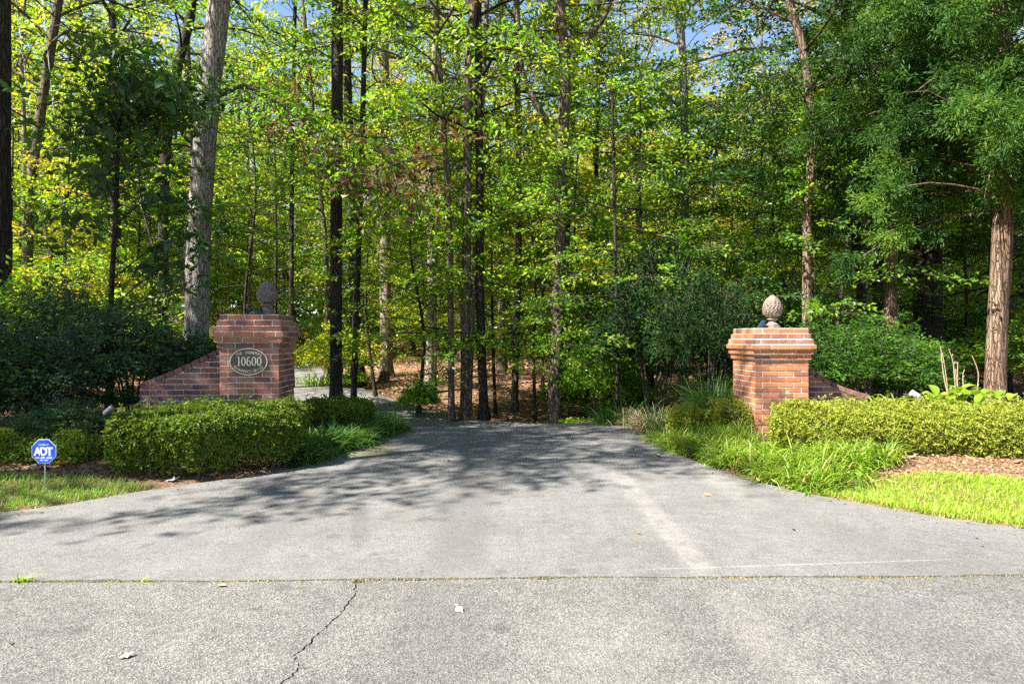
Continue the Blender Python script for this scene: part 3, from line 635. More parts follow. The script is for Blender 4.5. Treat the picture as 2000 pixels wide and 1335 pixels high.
# pineapple finials
def finial(label, P0, z, mat):
    root = empty('pineapple_finial', (P0[0], P0[1], z), 0.3); tag(root, label, 'finial', 'stone pineapple finials on the pillars')
    a = Acc(); a.lathe([(0, 0), (0.098, 0), (0.102, 0.008), (0.102, 0.026), (0.094, 0.033)], 24); a.lathe([(0.070, 0.033), (0.083, 0.036), (0.083, 0.048), (0.070, 0.058), (0.05, 0.075), (0.041, 0.09), (0.041, 0.104)], 24)
    link('pedestal', a.mesh('pedestal', mat, True), root)
    a = Acc(); a.lathe([(0.041, 0.104), (0.06, 0.108), (0.068, 0.118), (0.068, 0.126), (0.06, 0.136), (0.045, 0.141)], 24)
    link('collar', a.mesh('collar', mat, True), root)
    zb, H = 0.138, 0.305
    def rad(t): return 0.122 * (math.sin(math.pi * (0.07 + 0.93 * t ** 0.78)) ** 0.62 if t < 1 else 0) * (1.0 if t > .05 else .8)
    prof = [(max(0.0005, rad(t)), zb + H * t) for t in np.linspace(0, 1, 22)]
    a = Acc(); a.lathe([(r * 0.965, z_) for r, z_ in prof], 26); link('fruit', a.mesh('fruit', mat, True), root)
    s = Acc(); rows = 11
    for i in range(rows):
        t = 0.07 + 0.86 * i / rows; r = rad(t); cnt = max(5, int(round(2 * math.pi * r / 0.046)))
        for k in range(cnt):
            th = 2 * math.pi * (k + 0.5 * (i % 2)) / cnt; wv = math.pi / cnt * 0.94; dt = 0.085
            pt = lambda da, tt, out: np.array([(rad(min(tt, 0.995)) + out) * math.cos(th + da), (rad(min(tt, 0.995)) + out) * math.sin(th + da), zb + H * tt])
            ring = [pt(-wv, t + dt * .1, -.004), pt(-wv * .85, t - dt * .45, -.001), pt(0, t - dt * .72, 0.0), pt(wv * .85, t - dt * .45, -.001), pt(wv, t + dt * .1, -.004), pt(0, t + dt * .85, -.005)]
            V = ring + [pt(0, t - dt * .18, 0.0085)]
            s.add(V, [[j, (j + 1) % 6, 6] for j in range(6)])
    o = link('scales', s.mesh('scales', mat), root); o['kind'] = 'stuff'
    return root
lf = loc2w(LP, -0.09, -0.12); rf = loc2w(RP, -0.08, -0.05)
finial('dark grey pineapple finial on the shaded plaque pillar', (-3.05, 8.30), LTOP, STONE_SHADED)
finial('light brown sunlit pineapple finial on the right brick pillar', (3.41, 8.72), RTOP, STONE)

# spotlights on the pillars
def spot(label, x, y, z, rz, tilt, dome):
    root = empty('solar_spotlight', (x, y, z), rz); tag(root, label, 'spotlight', 'small black spotlights on the pillar tops')
    a = Acc(); a.lathe([(0, 0), (0.045, 0), (0.045, 0.012), (0.012, 0.02), (0.012, 0.05)], 14); link('base', a.mesh('base', BLACK), root)
    if dome:
        a = Acc(); a.lathe([(0.10, 0.012), (0.098, 0.03), (0.08, 0.048), (0.04, 0.06), (0.0005, 0.064)], 20); link('housing', a.mesh('housing', BLACK, True), root)
    else:
        a = Acc(); a.box((0, 0, 0.05), (0.11, 0.09, 0.016), (0, tilt, 0)); a.box((0.02, 0, 0.035), (0.05, 0.06, 0.03), (0, tilt, 0)); link('housing', a.mesh('housing', BLACK), root)
        a = Acc(); nrm = np.array(Euler((0, tilt, 0)).to_matrix()) @ np.array([0, 0, 0.0105]); a.box(np.array([0, 0, 0.05]) + nrm, (0.098, 0.078, 0.004), (0, tilt, 0)); link('solar_panel', a.mesh('solar_panel', PANEL), root)
    return root
spot('low black dome spotlight beside the dark finial on the plaque pillar', -3.15, 8.24, LTOP, 0.2, 0, True)
spot('small black tilted solar spotlight beside the sunlit finial', 3.245, 8.66, RTOP, 0.25, -0.95, False)

# ------------------------------------------------------------------ lettering
_gl = {}
def glyph_mesh(ch, ext=0.05, off=0.0):
    k = (ch, ext, off)
    if k not in _gl:
        cu = bpy.data.curves.new('letter', 'FONT'); cu.body = ch; cu.size = 1; cu.extrude = ext; cu.offset = off; cu.align_x = 'CENTER'; cu.resolution_u = 3
        ob = bpy.data.objects.new('letter', cu); me = bpy.data.meshes.new_from_object(ob); bpy.data.objects.remove(ob); bpy.data.curves.remove(cu); _gl[k] = me
    return _gl[k]
def ribbon(pts, hw, depth, closed=False):
    pts = np.asarray(pts, float); n = len(pts)
    d = unit(np.roll(pts, -1, 0) - np.roll(pts, 1, 0)) if closed else unit(np.gradient(pts, axis=0))
    nr_ = np.column_stack([-d[:, 1], d[:, 0]]); hw = np.broadcast_to(hw, (n,))[:, None]
    A, B = pts + nr_ * hw, pts - nr_ * hw; a = Acc(); V = []
    for p, q in zip(A, B): V += [(p[0], -depth, p[1]), (q[0], -depth, q[1]), (p[0], 0, p[1]), (q[0], 0, q[1])]
    Q = []
    for i in range(n if closed else n - 1):
        j = (i + 1) % n
        Q += [[i * 4, i * 4 + 1, j * 4 + 1, j * 4], [i * 4, j * 4, j * 4 + 2, i * 4 + 2], [i * 4 + 1, i * 4 + 3, j * 4 + 3, j * 4 + 1]]
    a.add(V, Q); return a
# oval plaque on the front face of the left pillar (local x along the face, z up, -y out)
pf = loc2w(LP, 0.0, -SIDE / 2 - 0.004)
plq = empty('oval_plaque', (pf[0], pf[1], 1.068), YAW); tag(plq, 'oval bronze number plaque mounted on the shaded brick pillar', 'plaque')
A_, B_ = 0.2235, 0.162
th = np.linspace(0, 2 * math.pi, 64, endpoint=False); ell = np.column_stack([A_ * np.cos(th), B_ * np.sin(th)])
a = Acc(); V = [(x, -0.016, z) for x, z in ell] + [(x, -0.001, z) for x, z in ell]; a.add(V, [[i, (i + 1) % 64, 64 + (i + 1) % 64, 64 + i] for i in range(64)]); a.add([(x, -0.016, z) for x, z in ell] + [(0, -0.016, 0)], [[i, (i + 1) % 64, 64] for i in range(64)])
link('plate', a.mesh('plate', BRONZE), plq)
link('rim', ribbon(ell * 0.975, 0.0048, 0.008, True).mesh('rim', BRASS), plq, (0, -0.014, 0))
def digit(c):
    if c == '0':
        t = np.linspace(0, 2 * math.pi, 28, endpoint=False)
        return ribbon(np.column_stack([0.0205 * np.cos(t), 0.0515 * np.sin(t)]), 0.0036 + 0.0042 * np.abs(np.cos(t)) ** 1.3, 0.006, True)
    if c == '6':
        t = np.linspace(0, 2 * math.pi, 24, endpoint=False)
        a = ribbon(np.column_stack([0.0205 * np.cos(t), -0.021 + 0.0305 * np.sin(t)]), 0.0034 + 0.0042 * np.abs(np.cos(t)) ** 1.3, 0.006, True)
        u = np.linspace(math.pi, 0.28 * math.pi, 14); s = ribbon(np.column_stack([0.0205 * np.cos(u), -0.021 + 0.0725 * np.sin(u)]), np.linspace(0.0076, 0.0042, 14), 0.0057)
        a.add(np.concatenate(s.V), np.concatenate(s.F[4])); return a
    a = ribbon([(0.004, -0.055), (0.004, 0.055)], 0.0075, 0.006)
    for s in (ribbon([(-0.016, -0.0525), (0.021, -0.0525)], 0.0032, 0.0057), ribbon([(-0.014, 0.045), (0.0, 0.0535)], np.array([0.002, 0.0042]), 0.0057)): a.add(np.concatenate(s.V), np.concatenate(s.F[4]))
    return a
for i, c in enumerate('10600'):
    link('digit', digit(c).mesh('digit', BRASS), plq, (-0.121 + 0.0615 * i + (0.004 if i == 0 else 0), -0.0158, 0.003))
def arc_text(txt, a0, b0, size, xs, top):
    n = len(txt); span = xs[1] - xs[0]
    for i, ch in enumerate(txt):
        if ch == ' ': continue
        x = xs[0] + span * i / (n - 1); zz = b0 * math.sqrt(max(0, 1 - (x / a0) ** 2)); sl = -b0 * b0 * x / (a0 * a0 * max(zz, 1e-3))
        if not top: zz, sl = -zz, -sl
        g_ = glyph_mesh(ch, 0.06, 0.0)
        o = link('letter', g_, plq, (x, -0.0158, zz), None, (size * 0.86, size * 0.92, size))
        ang = math.atan(sl) * 0.8
        o.rotation_euler = (Matrix.Rotation(-ang, 3, 'Y') @ Matrix.Rotation(R(90), 3, 'X')).to_euler()
        if not o.data.materials: o.data.materials.append(BRASS)
arc_text('THE SAUNDERS', 0.197, 0.094, 0.050, (-0.132, 0.142), True)
arc_text('BRENTWOOD DRIVE', 0.205, 0.136, 0.050, (-0.172, 0.166), False)

# yard sign
SD = 5.72; sp = P(85, 881, SD)
sgn_ = empty('yard_sign', (sp[0], SD, tz1(sp[0], SD))); tag(sgn_, 'blue octagonal security yard sign on a thin pole in the grass strip', 'sign')
zc = sp[2] - tz1(sp[0], SD)
a = Acc(); a.tube([(0, 0.012, -0.15), (0, 0.012, 0.1), (0, 0.012, zc)], [0.0055] * 3, 8); link('pole', a.mesh('pole', POLE, True), sgn_)
def octa(r, y0, y1, mat, name):
    t = np.linspace(0, 2 * math.pi, 8, endpoint=False) + math.pi / 8; a = Acc()
    V = [(r * math.cos(x), y0, zc + r * math.sin(x)) for x in t] + [(r * math.cos(x), y1, zc + r * math.sin(x)) for x in t]
    a.add(V, [[i, (i + 1) % 8, 8 + (i + 1) % 8, 8 + i] for i in range(8)])
    a.add(V[:8] + [(0, y0, zc)], [[i, (i + 1) % 8, 8] for i in range(8)]); a.add(V[8:] + [(0, y1, zc)], [[(i + 1) % 8, i, 8] for i in range(8)])
    return link(name, a.mesh(name, mat), sgn_)
ro = 0.104 / math.cos(math.pi / 8); octa(ro, -0.002, 0.004, WHITE, 'border'); octa(ro * 0.955, -0.0045, -0.0012, BLUE, 'panel')
def line_text(txt, size, z, step, off, sxs=1.0):
    n = len(txt)
    for i, ch in enumerate(txt):
        if ch == ' ': continue
        me = glyph_mesh(ch, 0.012, off)
        o = link('letter', me, sgn_, ((i - (n - 1) / 2) * step, -0.0048, zc + z), (R(90), 0, 0), (size * sxs, size, size))
        o.material_slots and None
        if not me.materials: me.materials.append(WHITE)
        elif me.materials[0] != WHITE: set_mat(o, WHITE)
line_text('SECURED BY', 0.017, 0.052, 0.0088, 0.012)
line_text('ADT', 0.098, -0.034, 0.052, 0.035, 0.92)
line_text('800.ADT.ASAP', 0.021, -0.062, 0.0122, 0.022)
line_text('ADT.COM', 0.016, -0.081, 0.0098, 0.02)

# garden floodlights
def flood(label, px, py, D, mat, rz, tilt, stake=0.4):
    p = P(px, py, D); g0 = tz1(p[0], D); root = empty('garden_floodlight', (p[0], D, g0), 0); tag(root, label, 'garden light', 'bullet floodlights in the beds')
    h = p[2] - g0; a = Acc(); a.tube([(0, 0, -0.1), (0, 0, h - 0.03)], [0.012, 0.012], 8); link('stake', a.mesh('stake', BLACK), root)
    Rm = np.array((Matrix.Rotation(rz, 3, 'Z') @ Matrix.Rotation(tilt, 3, 'Y')))
    a = Acc(); a.lathe([(0.0005, -0.085), (0.03, -0.083), (0.042, -0.06), (0.045, 0.0), (0.05, 0.03), (0.052, 0.075), (0.046, 0.075), (0.044, 0.062)], 18)
    for k in range(5): a.lathe([(0.044, -0.05 + k * 0.016), (0.05, -0.049 + k * 0.016), (0.05, -0.043 + k * 0.016), (0.044, -0.042 + k * 0.016)], 18)
    me = a.mesh('housing', mat, True, lambda V: V * .75 @ Rm.T + np.array([0, 0, h])); link('housing', me, root)
    a = Acc(); a.lathe([(0.0005, 0.062), (0.044, 0.062)], 18); link('lens', a.mesh('lens', PANEL, False, lambda V: V * .75 @ Rm.T + np.array([0, 0, h])), root)
flood('grey bullet floodlight standing at the left end of the shaded hedge', 213, 802, 6.9, GREYM, 0.5, 0.85)
flood('pale bullet floodlight standing behind the sunlit pale hedge', 1788, 771, 8.0, PALEM, -0.3, -1.0)

# ------------------------------------------------------------------ hedges
def hedge(name, label, poly, ztop, zlow, dens, size, leafm, seed, group=None, tmean=0.5, roundness=0.28, lump=0.06, shag=0.06):
    """poly: footprint corners (x,y) in order; leaves over a lumpy rounded block with stems inside"""
    rng = np.random.default_rng(seed); poly = np.asarray(poly, float); c = poly.mean(0)
    root = empty(name, (c[0], c[1], tz1(*c))); tag(root, label, 'hedge', group); bz = root.location.z
    e = np.roll(poly, -1, 0) - poly; ln = np.linalg.norm(e, axis=1); per = ln.sum()
    area2 = 0.5 * abs(np.dot(poly[:, 0], np.roll(poly[:, 1], -1)) - np.dot(poly[:, 1], np.roll(poly[:, 0], -1)))
    H = ztop - zlow
    def inside(p):
        r = np.ones(len(p), bool); m = np.full(len(p), 1e9)
        for q, ev, l in zip(poly, e, ln):
            s = (ev[0] * (p[:, 1] - q[1]) - ev[1] * (p[:, 0] - q[0])) / l; m = np.minimum(m, s)
        return m
    def lumps(x, y, z): return (np.sin(x * 5.1 + seed) * np.sin(y * 4.3 + 1.3 * seed) + 0.6 * np.sin(x * 11.3 + z * 9) * np.sin(y * 9.7 + z * 7 + seed)) * lump
    # top leaves
    n1 = int(area2 * dens); lo, hi = poly.min(0) - 0.05, poly.max(0) + 0.05
    q = rng.uniform(lo, hi, (int(n1 * 2.2), 2)); m = inside(q); q = q[m > -0.02]; m = m[m > -0.02]; q, m = q[:n1], m[:n1]
    edge = np.clip(1 - m / roundness, 0, 1); z = ztop - roundness * (1 - np.sqrt(np.clip(1 - edge ** 2, 0, 1))) * 0.8
    pt = np.column_stack([q, z + lumps(q[:, 0], q[:, 1], z)]); pt[:, 2] -= np.abs(rng.normal(0, shag, len(pt))) - shag * 0.6
    outd = unit(q - c); nt_ = unit(np.column_stack([outd * edge[:, None] * 0.9, np.ones(len(q))]))
    # sides
    n2 = int(per * H * dens * 1.05); k = rng.choice(len(poly), n2, p=ln / per); t = rng.uniform(0, 1, n2)
    en = np.column_stack([e[:, 1], -e[:, 0]]) / ln[:, None]
    if ((poly[0] + e[0] / 2 - c) @ en[0]) < 0: en = -en
    hz = rng.uniform(0, 1, n2) ** 0.85; zz = zlow + H * hz
    ins = roundness * (1 - np.sqrt(np.clip(1 - np.clip((zz - (ztop - roundness)) / roundness, 0, 1) ** 2, 0, 1))) * 0.8 + 0.10 * (1 - hz) ** 2
    sp_ = poly[k] + e[k] * t[:, None] - en[k] * ins[:, None]
    ps = np.column_stack([sp_, zz]); off = lumps(sp_[:, 0], sp_[:, 1], zz) - np.abs(rng.normal(0, shag * 1.3, n2)) + shag * 0.5
    ps[:, :2] += en[k] * off[:, None]; keep = rng.uniform(0, 1, n2) < np.clip(0.35 + 1.6 * hz, 0, 1); ps = ps[keep]
    ns = unit(np.column_stack([en[k], np.full(n2, 0.35)]))[keep]
    # loose inside leaves
    n3 = int(len(ps) * 0.35); pi = np.column_stack([poly.min(0) + rng.uniform(0, 1, (n3, 2)) * (poly.max(0) - poly.min(0)), rng.uniform(zlow, ztop - 0.05, n3)]); mi = inside(pi[:, :2]); pi = pi[mi > 0.05]
    pp = np.vstack([pt, ps, pi]); nn = np.vstack([nt_, ns, unit(rng.normal(0, 1, (len(pi), 3)))])
    m0 = len(pp); sel = rng.uniform(0, 1, m0) < .07; pp[sel] += unit(nn[sel] + UP * .5 + rng.normal(0, .3, (sel.sum(), 3))) * rng.uniform(.02, .10, (sel.sum(), 1))
    # whorls of four leaves at each shoot tip
    W = 4; m = len(pp); axis = unit(nn + rng.normal(0, 0.45, (m, 3)) + UP * 0.35)
    rv = unit(np.cross(axis, rng.normal(0, 1, (m, 3)))); rb = np.cross(axis, rv); an = np.arange(W) * 2 * math.pi / W
    ld = unit(rv[:, None] * np.cos(an)[None, :, None] + rb[:, None] * np.sin(an)[None, :, None] + axis[:, None] * rng.uniform(0.2, 1.1, (m, W, 1)) + rng.normal(0, 0.25, (m, W, 3)))
    ba = pp[:, None] + ld * size * 0.15; sz = size * rng.uniform(0.45, 1.5, (m, W)); nrm = unit(axis[:, None] + rng.normal(0, 0.35, (m, W, 3)))
    lowk = np.clip((pp[:, 2] - zlow) / H, 0, 1)
    ti = np.clip(rng.normal(tmean, 0.13, (m, 1)) + rng.normal(0, 0.12, (m, W)), 0, 0.93); ti = np.where(rng.uniform(0, 1, (m, W)) < 0.012, 1.0, ti)
    a = Acc(); leaves(a, ba.reshape(-1, 3) - np.array(root.location), ld.reshape(-1, 3), nrm.reshape(-1, 3), sz.ravel(), sz.ravel() * 0.5, ti.ravel())
    link('foliage', a.mesh('foliage', leafm), root)['kind'] = 'stuff'
    st = Acc()
    for i in range(int(area2 * 34)):
        q = rng.uniform(poly.min(0), poly.max(0))
        if inside(q[None])[0] < 0.08: continue
        g0 = tz1(*q) - 0.04; top = q + rng.normal(0, 0.12, 2)
        st.tube([(q[0], q[1], g0), ((q + top)[0] / 2 + rng.normal(0, .02), (q + top)[1] / 2, (g0 + ztop) / 2), (top[0], top[1], ztop - 0.06)], [0.008, 0.006, 0.003], 4, cap=False)
        for _ in range(3):
            h = rng.uniform(0.2, 0.8); b0 = np.array([*(q * (1 - h) + top * h), g0 + (ztop - g0) * h]); d = unit(rng.normal(0, 1, 3) * [1, 1, 0.3] + UP * 0.5) * rng.uniform(0.1, 0.28)
            st.tube([b0, b0 + d * .5, b0 + d], [0.004, 0.003, 0.002], 3, cap=False)
    if st.n: link('stems', st.mesh('stems', B_TWIG, False, lambda V: V - np.array(root.location)), root)['kind'] = 'stuff'
    return root
HG = 'clipped hedges in front of the pillars'
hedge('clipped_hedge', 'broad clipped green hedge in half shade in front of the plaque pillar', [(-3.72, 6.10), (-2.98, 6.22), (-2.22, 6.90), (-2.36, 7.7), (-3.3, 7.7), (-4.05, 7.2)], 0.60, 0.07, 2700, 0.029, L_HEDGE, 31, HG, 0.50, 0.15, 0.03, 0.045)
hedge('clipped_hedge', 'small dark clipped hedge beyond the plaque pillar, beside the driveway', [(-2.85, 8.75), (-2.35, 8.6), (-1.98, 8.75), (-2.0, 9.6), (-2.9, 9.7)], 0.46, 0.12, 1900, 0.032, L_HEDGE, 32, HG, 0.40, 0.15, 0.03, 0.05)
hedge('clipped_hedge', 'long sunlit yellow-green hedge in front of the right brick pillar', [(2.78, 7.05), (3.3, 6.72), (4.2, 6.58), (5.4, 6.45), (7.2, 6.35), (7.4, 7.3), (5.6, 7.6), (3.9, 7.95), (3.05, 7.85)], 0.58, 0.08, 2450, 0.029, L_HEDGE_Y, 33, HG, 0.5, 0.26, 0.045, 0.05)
hedge('low_hedge', 'low straggling yellowish hedge behind the blue yard sign', [(-5.6, 6.15), (-4.1, 6.2), (-4.0, 6.75), (-5.6, 6.9)], 0.36, 0.08, 1500, 0.036, L_HEDGE, 34, None, 0.62, 0.25, 0.08, 0.09)
hedge('low_shrub', 'small yellow-green shrub tucked against the left face of the sunlit pillar', [(2.62, 8.5), (3.0, 8.4), (3.0, 8.95), (2.62, 9.0)], 0.52, 0.15, 1500, 0.034, L_HEDGE_Y, 35, None, 0.45, 0.25, 0.08, 0.09)['category'] = 'shrub'
hedge('low_shrub', 'rounded olive shrub at the driveway edge left of the sunlit pillar', [(2.05, 8.7), (2.5, 8.5), (2.6, 9.0), (2.2, 9.2)], 0.42, 0.10, 1500, 0.03, L_HEDGE, 36, None, 0.62, 0.3, 0.1, 0.09)['category'] = 'shrub'

# ------------------------------------------------------------------ blades: lilyturf, grass
def blades(name, label, xy, L, W, bend, leafm, seed, heads=None, tmean=0.5, tsd=0.15, zoff=0.0, kind='stuff', dead=0.02, segs=4, parent=None, basez=None, origin=None, stiff=0.35):
    rng = np.random.default_rng(seed); n = len(xy); z = tz(xy[:, 0], xy[:, 1]) if basez is None else basez
    L = L * rng.uniform(0.55, 1.2, n); az = rng.uniform(0, 2 * math.pi, n) if heads is None else heads + rng.normal(0, 0.6, n)
    h = np.column_stack([np.cos(az), np.sin(az), np.zeros(n)]); e0 = rng.normal(stiff, 0.2, n); k = bend * rng.uniform(0.5, 1.4, n)
    sd_ = np.cross(UP, h) + rng.normal(0, 0.25, (n, 3)); sd_ = unit(sd_); p = np.column_stack([xy, z - 0.01 + zoff]); V = []
    wp = [0.8, 1.0, 0.9, 0.65, 0.0] if segs == 4 else [1.0, 0.85, 0.0]
    for i in range(segs + 1):
        ww = (W * wp[i] * 0.5)
        if i < segs: V += [p - sd_ * ww, p + sd_ * ww]
        else: V += [p]
        ang = e0 + k * (i + 0.5) / segs
        p = p + (h * np.sin(ang)[:, None] + UP * np.cos(ang)[:, None]) * (L / segs)[:, None]
    V = np.stack(V, 1); m = V.shape[1]; kk = np.arange(n)[:, None] * m
    Q = (kk[:, None] + np.array([[2 * i, 2 * i + 1, 2 * i + 3, 2 * i + 2] for i in range(segs - 1)])[None]).reshape(-1, 4); T = (kk[:, None] + np.array([[2 * segs - 2, 2 * segs - 1, 2 * segs]])[None]).reshape(-1, 3)
    ti = np.clip(rng.normal(tmean, tsd, n), 0, 0.9); ti = np.where(rng.uniform(0, 1, n) < dead, 1.0, ti)
    V = V.reshape(-1, 3)
    if origin is not None: V = V - np.asarray(origin)
    me = make_mesh(name, V, [T, Q], leafm, None, np.concatenate([ti, np.repeat(ti, segs - 1)]))
    o = link(name, me, parent); 
    if kind: o['kind'] = kind
    if label: o['label'] = label
    return o
def in_poly(p, poly):
    poly = np.asarray(poly, float); r = np.zeros(len(p), bool); j = len(poly) - 1
    for i in range(len(poly)):
        c = ((poly[i, 1] > p[:, 1]) != (poly[j, 1] > p[:, 1])) & (p[:, 0] < (poly[j, 0] - poly[i, 0]) * (p[:, 1] - poly[i, 1]) / (poly[j, 1] - poly[i, 1] + 1e-12) + poly[i, 0]); r ^= c; j = i
    return r
def scatter(poly, n, seed):
    rng = np.random.default_rng(seed); poly = np.asarray(poly, float); out = []; tot = 0
    while tot < n:
        q = rng.uniform(poly.min(0), poly.max(0), (n * 2, 2)); q = q[in_poly(q, poly)]; out.append(q); tot += len(q)
    return np.vstack(out)[:n]
def clumps(poly, nc, per, spread, seed):
    rng = np.random.default_rng(seed + 900); c = scatter(poly, nc, seed)
    return np.repeat(c, per, 0) + rng.normal(0, spread, (nc * per, 2)), None
LR = [(1.84, 8.9), (1.93, 8.0), (2.11, 7.0), (2.38, 6.2), (2.62, 5.82), (3.3, 6.0), (3.65, 6.35), (3.2, 6.8), (2.85, 7.1), (2.8, 8.0), (2.75, 8.45), (2.3, 8.9)]
q, _ = clumps(LR, 150, 62, 0.045, 41)
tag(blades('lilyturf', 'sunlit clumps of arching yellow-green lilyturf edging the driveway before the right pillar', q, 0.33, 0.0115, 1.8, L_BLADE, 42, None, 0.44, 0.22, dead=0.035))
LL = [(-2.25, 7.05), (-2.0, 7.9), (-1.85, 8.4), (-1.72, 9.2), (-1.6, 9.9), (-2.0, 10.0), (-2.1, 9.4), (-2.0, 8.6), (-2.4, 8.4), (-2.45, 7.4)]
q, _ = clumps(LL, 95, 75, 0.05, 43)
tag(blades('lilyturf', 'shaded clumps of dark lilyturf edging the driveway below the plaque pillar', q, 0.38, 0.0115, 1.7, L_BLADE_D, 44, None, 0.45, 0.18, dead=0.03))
LM = [(1.9, 9.2), (1.95, 10.2), (2.2, 11.2), (3.3, 11.0), (3.3, 9.8), (2.6, 9.3)]
q, _ = clumps(LM, 45, 60, 0.06, 45)
tag(blades('lilyturf', 'dark bluish lilyturf at the far right corner of the driveway', q, 0.42, 0.010, 1.4, L_BLADE_D, 46, None, 0.35, 0.15, dead=0.06))
GR = [(2.43, 5.98), (2.97, 5.23), (3.61, 4.73), (4.6, 4.48), (7, 4.21), (9, 4.2), (9, 5.6), (5.6, 5.65), (4.4, 5.75), (3.7, 5.95), (3.1, 5.95), (2.75, 6.05)]
q = scatter(GR, 60000, 47)
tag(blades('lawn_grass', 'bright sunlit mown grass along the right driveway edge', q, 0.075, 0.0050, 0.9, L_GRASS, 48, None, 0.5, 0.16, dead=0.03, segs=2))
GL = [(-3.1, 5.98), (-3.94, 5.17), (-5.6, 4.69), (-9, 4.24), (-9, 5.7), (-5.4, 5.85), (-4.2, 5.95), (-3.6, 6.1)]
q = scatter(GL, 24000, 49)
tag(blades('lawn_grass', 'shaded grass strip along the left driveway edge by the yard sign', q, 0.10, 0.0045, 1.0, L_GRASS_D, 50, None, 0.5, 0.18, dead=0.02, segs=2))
# moss and weeds in the pavement joint
rng = np.random.default_rng(51); mx = np.concatenate([rng.uniform(-3.2, 3.3, 8000), rng.normal(-0.85, 0.09, 260), rng.normal(0.65, 0.04, 60), rng.normal(-0.72, 0.05, 120)])
wt = 0.5 + 0.5 * np.sin(mx * 3.1) * np.sin(mx * 7.7 + 1); keep = rng.uniform(0, 1, len(mx)) < (0.15 + 0.85 * wt) ; mx = mx[keep]
q = np.column_stack([mx, np.interp(mx, jx, jy) + rng.normal(0, 0.012, len(mx))])
o = blades('joint_moss', 'mossy growth and short weeds in the pavement joint', q, 0.022, 0.005, 1.1, leaf_mat('leaf_moss', [(0, (0.05, 0.06, 0.012)), (0.5, (0.14, 0.13, 0.03)), (0.9, (0.22, 0.22, 0.04)), (1.0, (0.36, 0.24, 0.10))], 0.2, 0.8), 52, None, 0.45, 0.2, segs=2, basez=np.full(len(q), -0.004), dead=0.2)
for i, (x, n_b, hgt, lab) in enumerate([(-2.72, 46, 0.075, 'larger green weed sprouting at the left end of the pavement joint'), (-2.05, 22, 0.045, 'tiny green weed sprouting mid-way along the left pavement joint')]):
    y = float(np.interp(x, jx, jy)); root = empty('weed', (x, y, -0.005)); tag(root, lab, 'weed')
    q = np.array([[x, y]]) + rng.normal(0, 0.018, (n_b, 2)) * [1.6, 0.4]
    blades('foliage', None, q, hgt, 0.009, 1.3, L_GRASS, 60 + i, None, 0.5, 0.2, segs=2, basez=np.full(n_b, -0.005), parent=root, origin=(x, y, -0.005))

# green ground-cover line beyond the crest, and litter
GC = [(-1.3, 10.6), (-0.6, 11.0), (0.4, 10.95), (1.6, 10.6), (2.2, 10.7), (2.0, 11.5), (0.6, 12.2), (-0.4, 12.0)]
def ground_leaves(name, label, xy, size, ratio, leafm, seed, lift=0.02, upr=0.5, tmean=0.5, tsd=0.2):
    rng = np.random.default_rng(seed); n = len(xy); z = tz(xy[:, 0], xy[:, 1]) + rng.uniform(0, lift, n)
    az = rng.uniform(0, 6.28, n); d = np.column_stack([np.cos(az), np.sin(az), rng.normal(0.1, 0.3, n)]); a = Acc(); sz = size * rng.uniform(0.6, 1.35, n)
    leaves(a, np.column_stack([xy, z]), d, unit(UP + rng.normal(0, upr, (n, 3))), sz, sz * ratio, np.clip(rng.normal(tmean, tsd, n), 0, 1))
    o = link(name, a.mesh(name, leafm)); o['kind'] = 'stuff'; o['label'] = label; return o
rng = np.random.default_rng(70)
def off_drive(q, m=0.1):
    dd = np.hypot(q[:, 0:1] - BACK[None, :, 0], q[:, 1:2] - BACK[None, :, 1]); k = dd.argmin(1); ok = dd.min(1) > BACK[k, 3] + m
    lx, rx = edge_x(LEs, np.clip(q[:, 1], 4.3, 10.1)), edge_x(REs, np.clip(q[:, 1], 4.3, 10.1)); inn = (q[:, 1] < 10.2) & (q[:, 0] > lx - m) & (q[:, 0] < rx + m)
    return ok & ~inn
q = scatter([(0.9, 10.4), (2.2, 10.2), (3.2, 11.6), (1.2, 12.6), (0.4, 12.4)], 2600, 71); q = q[off_drive(q, -0.1)]
ground_leaves('ground_ivy', 'bright low ground cover along the crest below the tree trunks', q, 0.07, 0.8, L_YELLOW, 72, 0.12, 0.5, 0.3)
q = scatter([(-12, 10), (12, 10), (16, 20), (26, 44), (-26, 44), (-16, 20)], 30000, 73); q = q[off_drive(q, 0.05)]
ground_leaves('leaf_litter', 'fallen brown leaves carpeting the forest floor', q, 0.12, 0.6, L_LITTER, 74, 0.03, 0.45, 0.5)
q = scatter([(2.9, 5.9), (9, 5.55), (9, 6.7), (4.0, 6.75), (3.2, 6.6)], 4200, 75)
ground_leaves('bark_mulch', 'dry pine mulch and leaf bits on the bare soil before the right hedge', q, 0.045, 0.35, L_LITTER, 76, 0.02, 0.5, 0.5)
q = scatter([(-3.6, 6.05), (-2.2, 6.9), (-2.3, 7.2), (-6, 6.6), (-6, 5.8)], 1800, 77)
ground_leaves('bark_mulch', 'shaded leaf bits on the soil below the left hedge', q, 0.05, 0.5, L_LITTER, 78, 0.02, 0.5, 0.1)

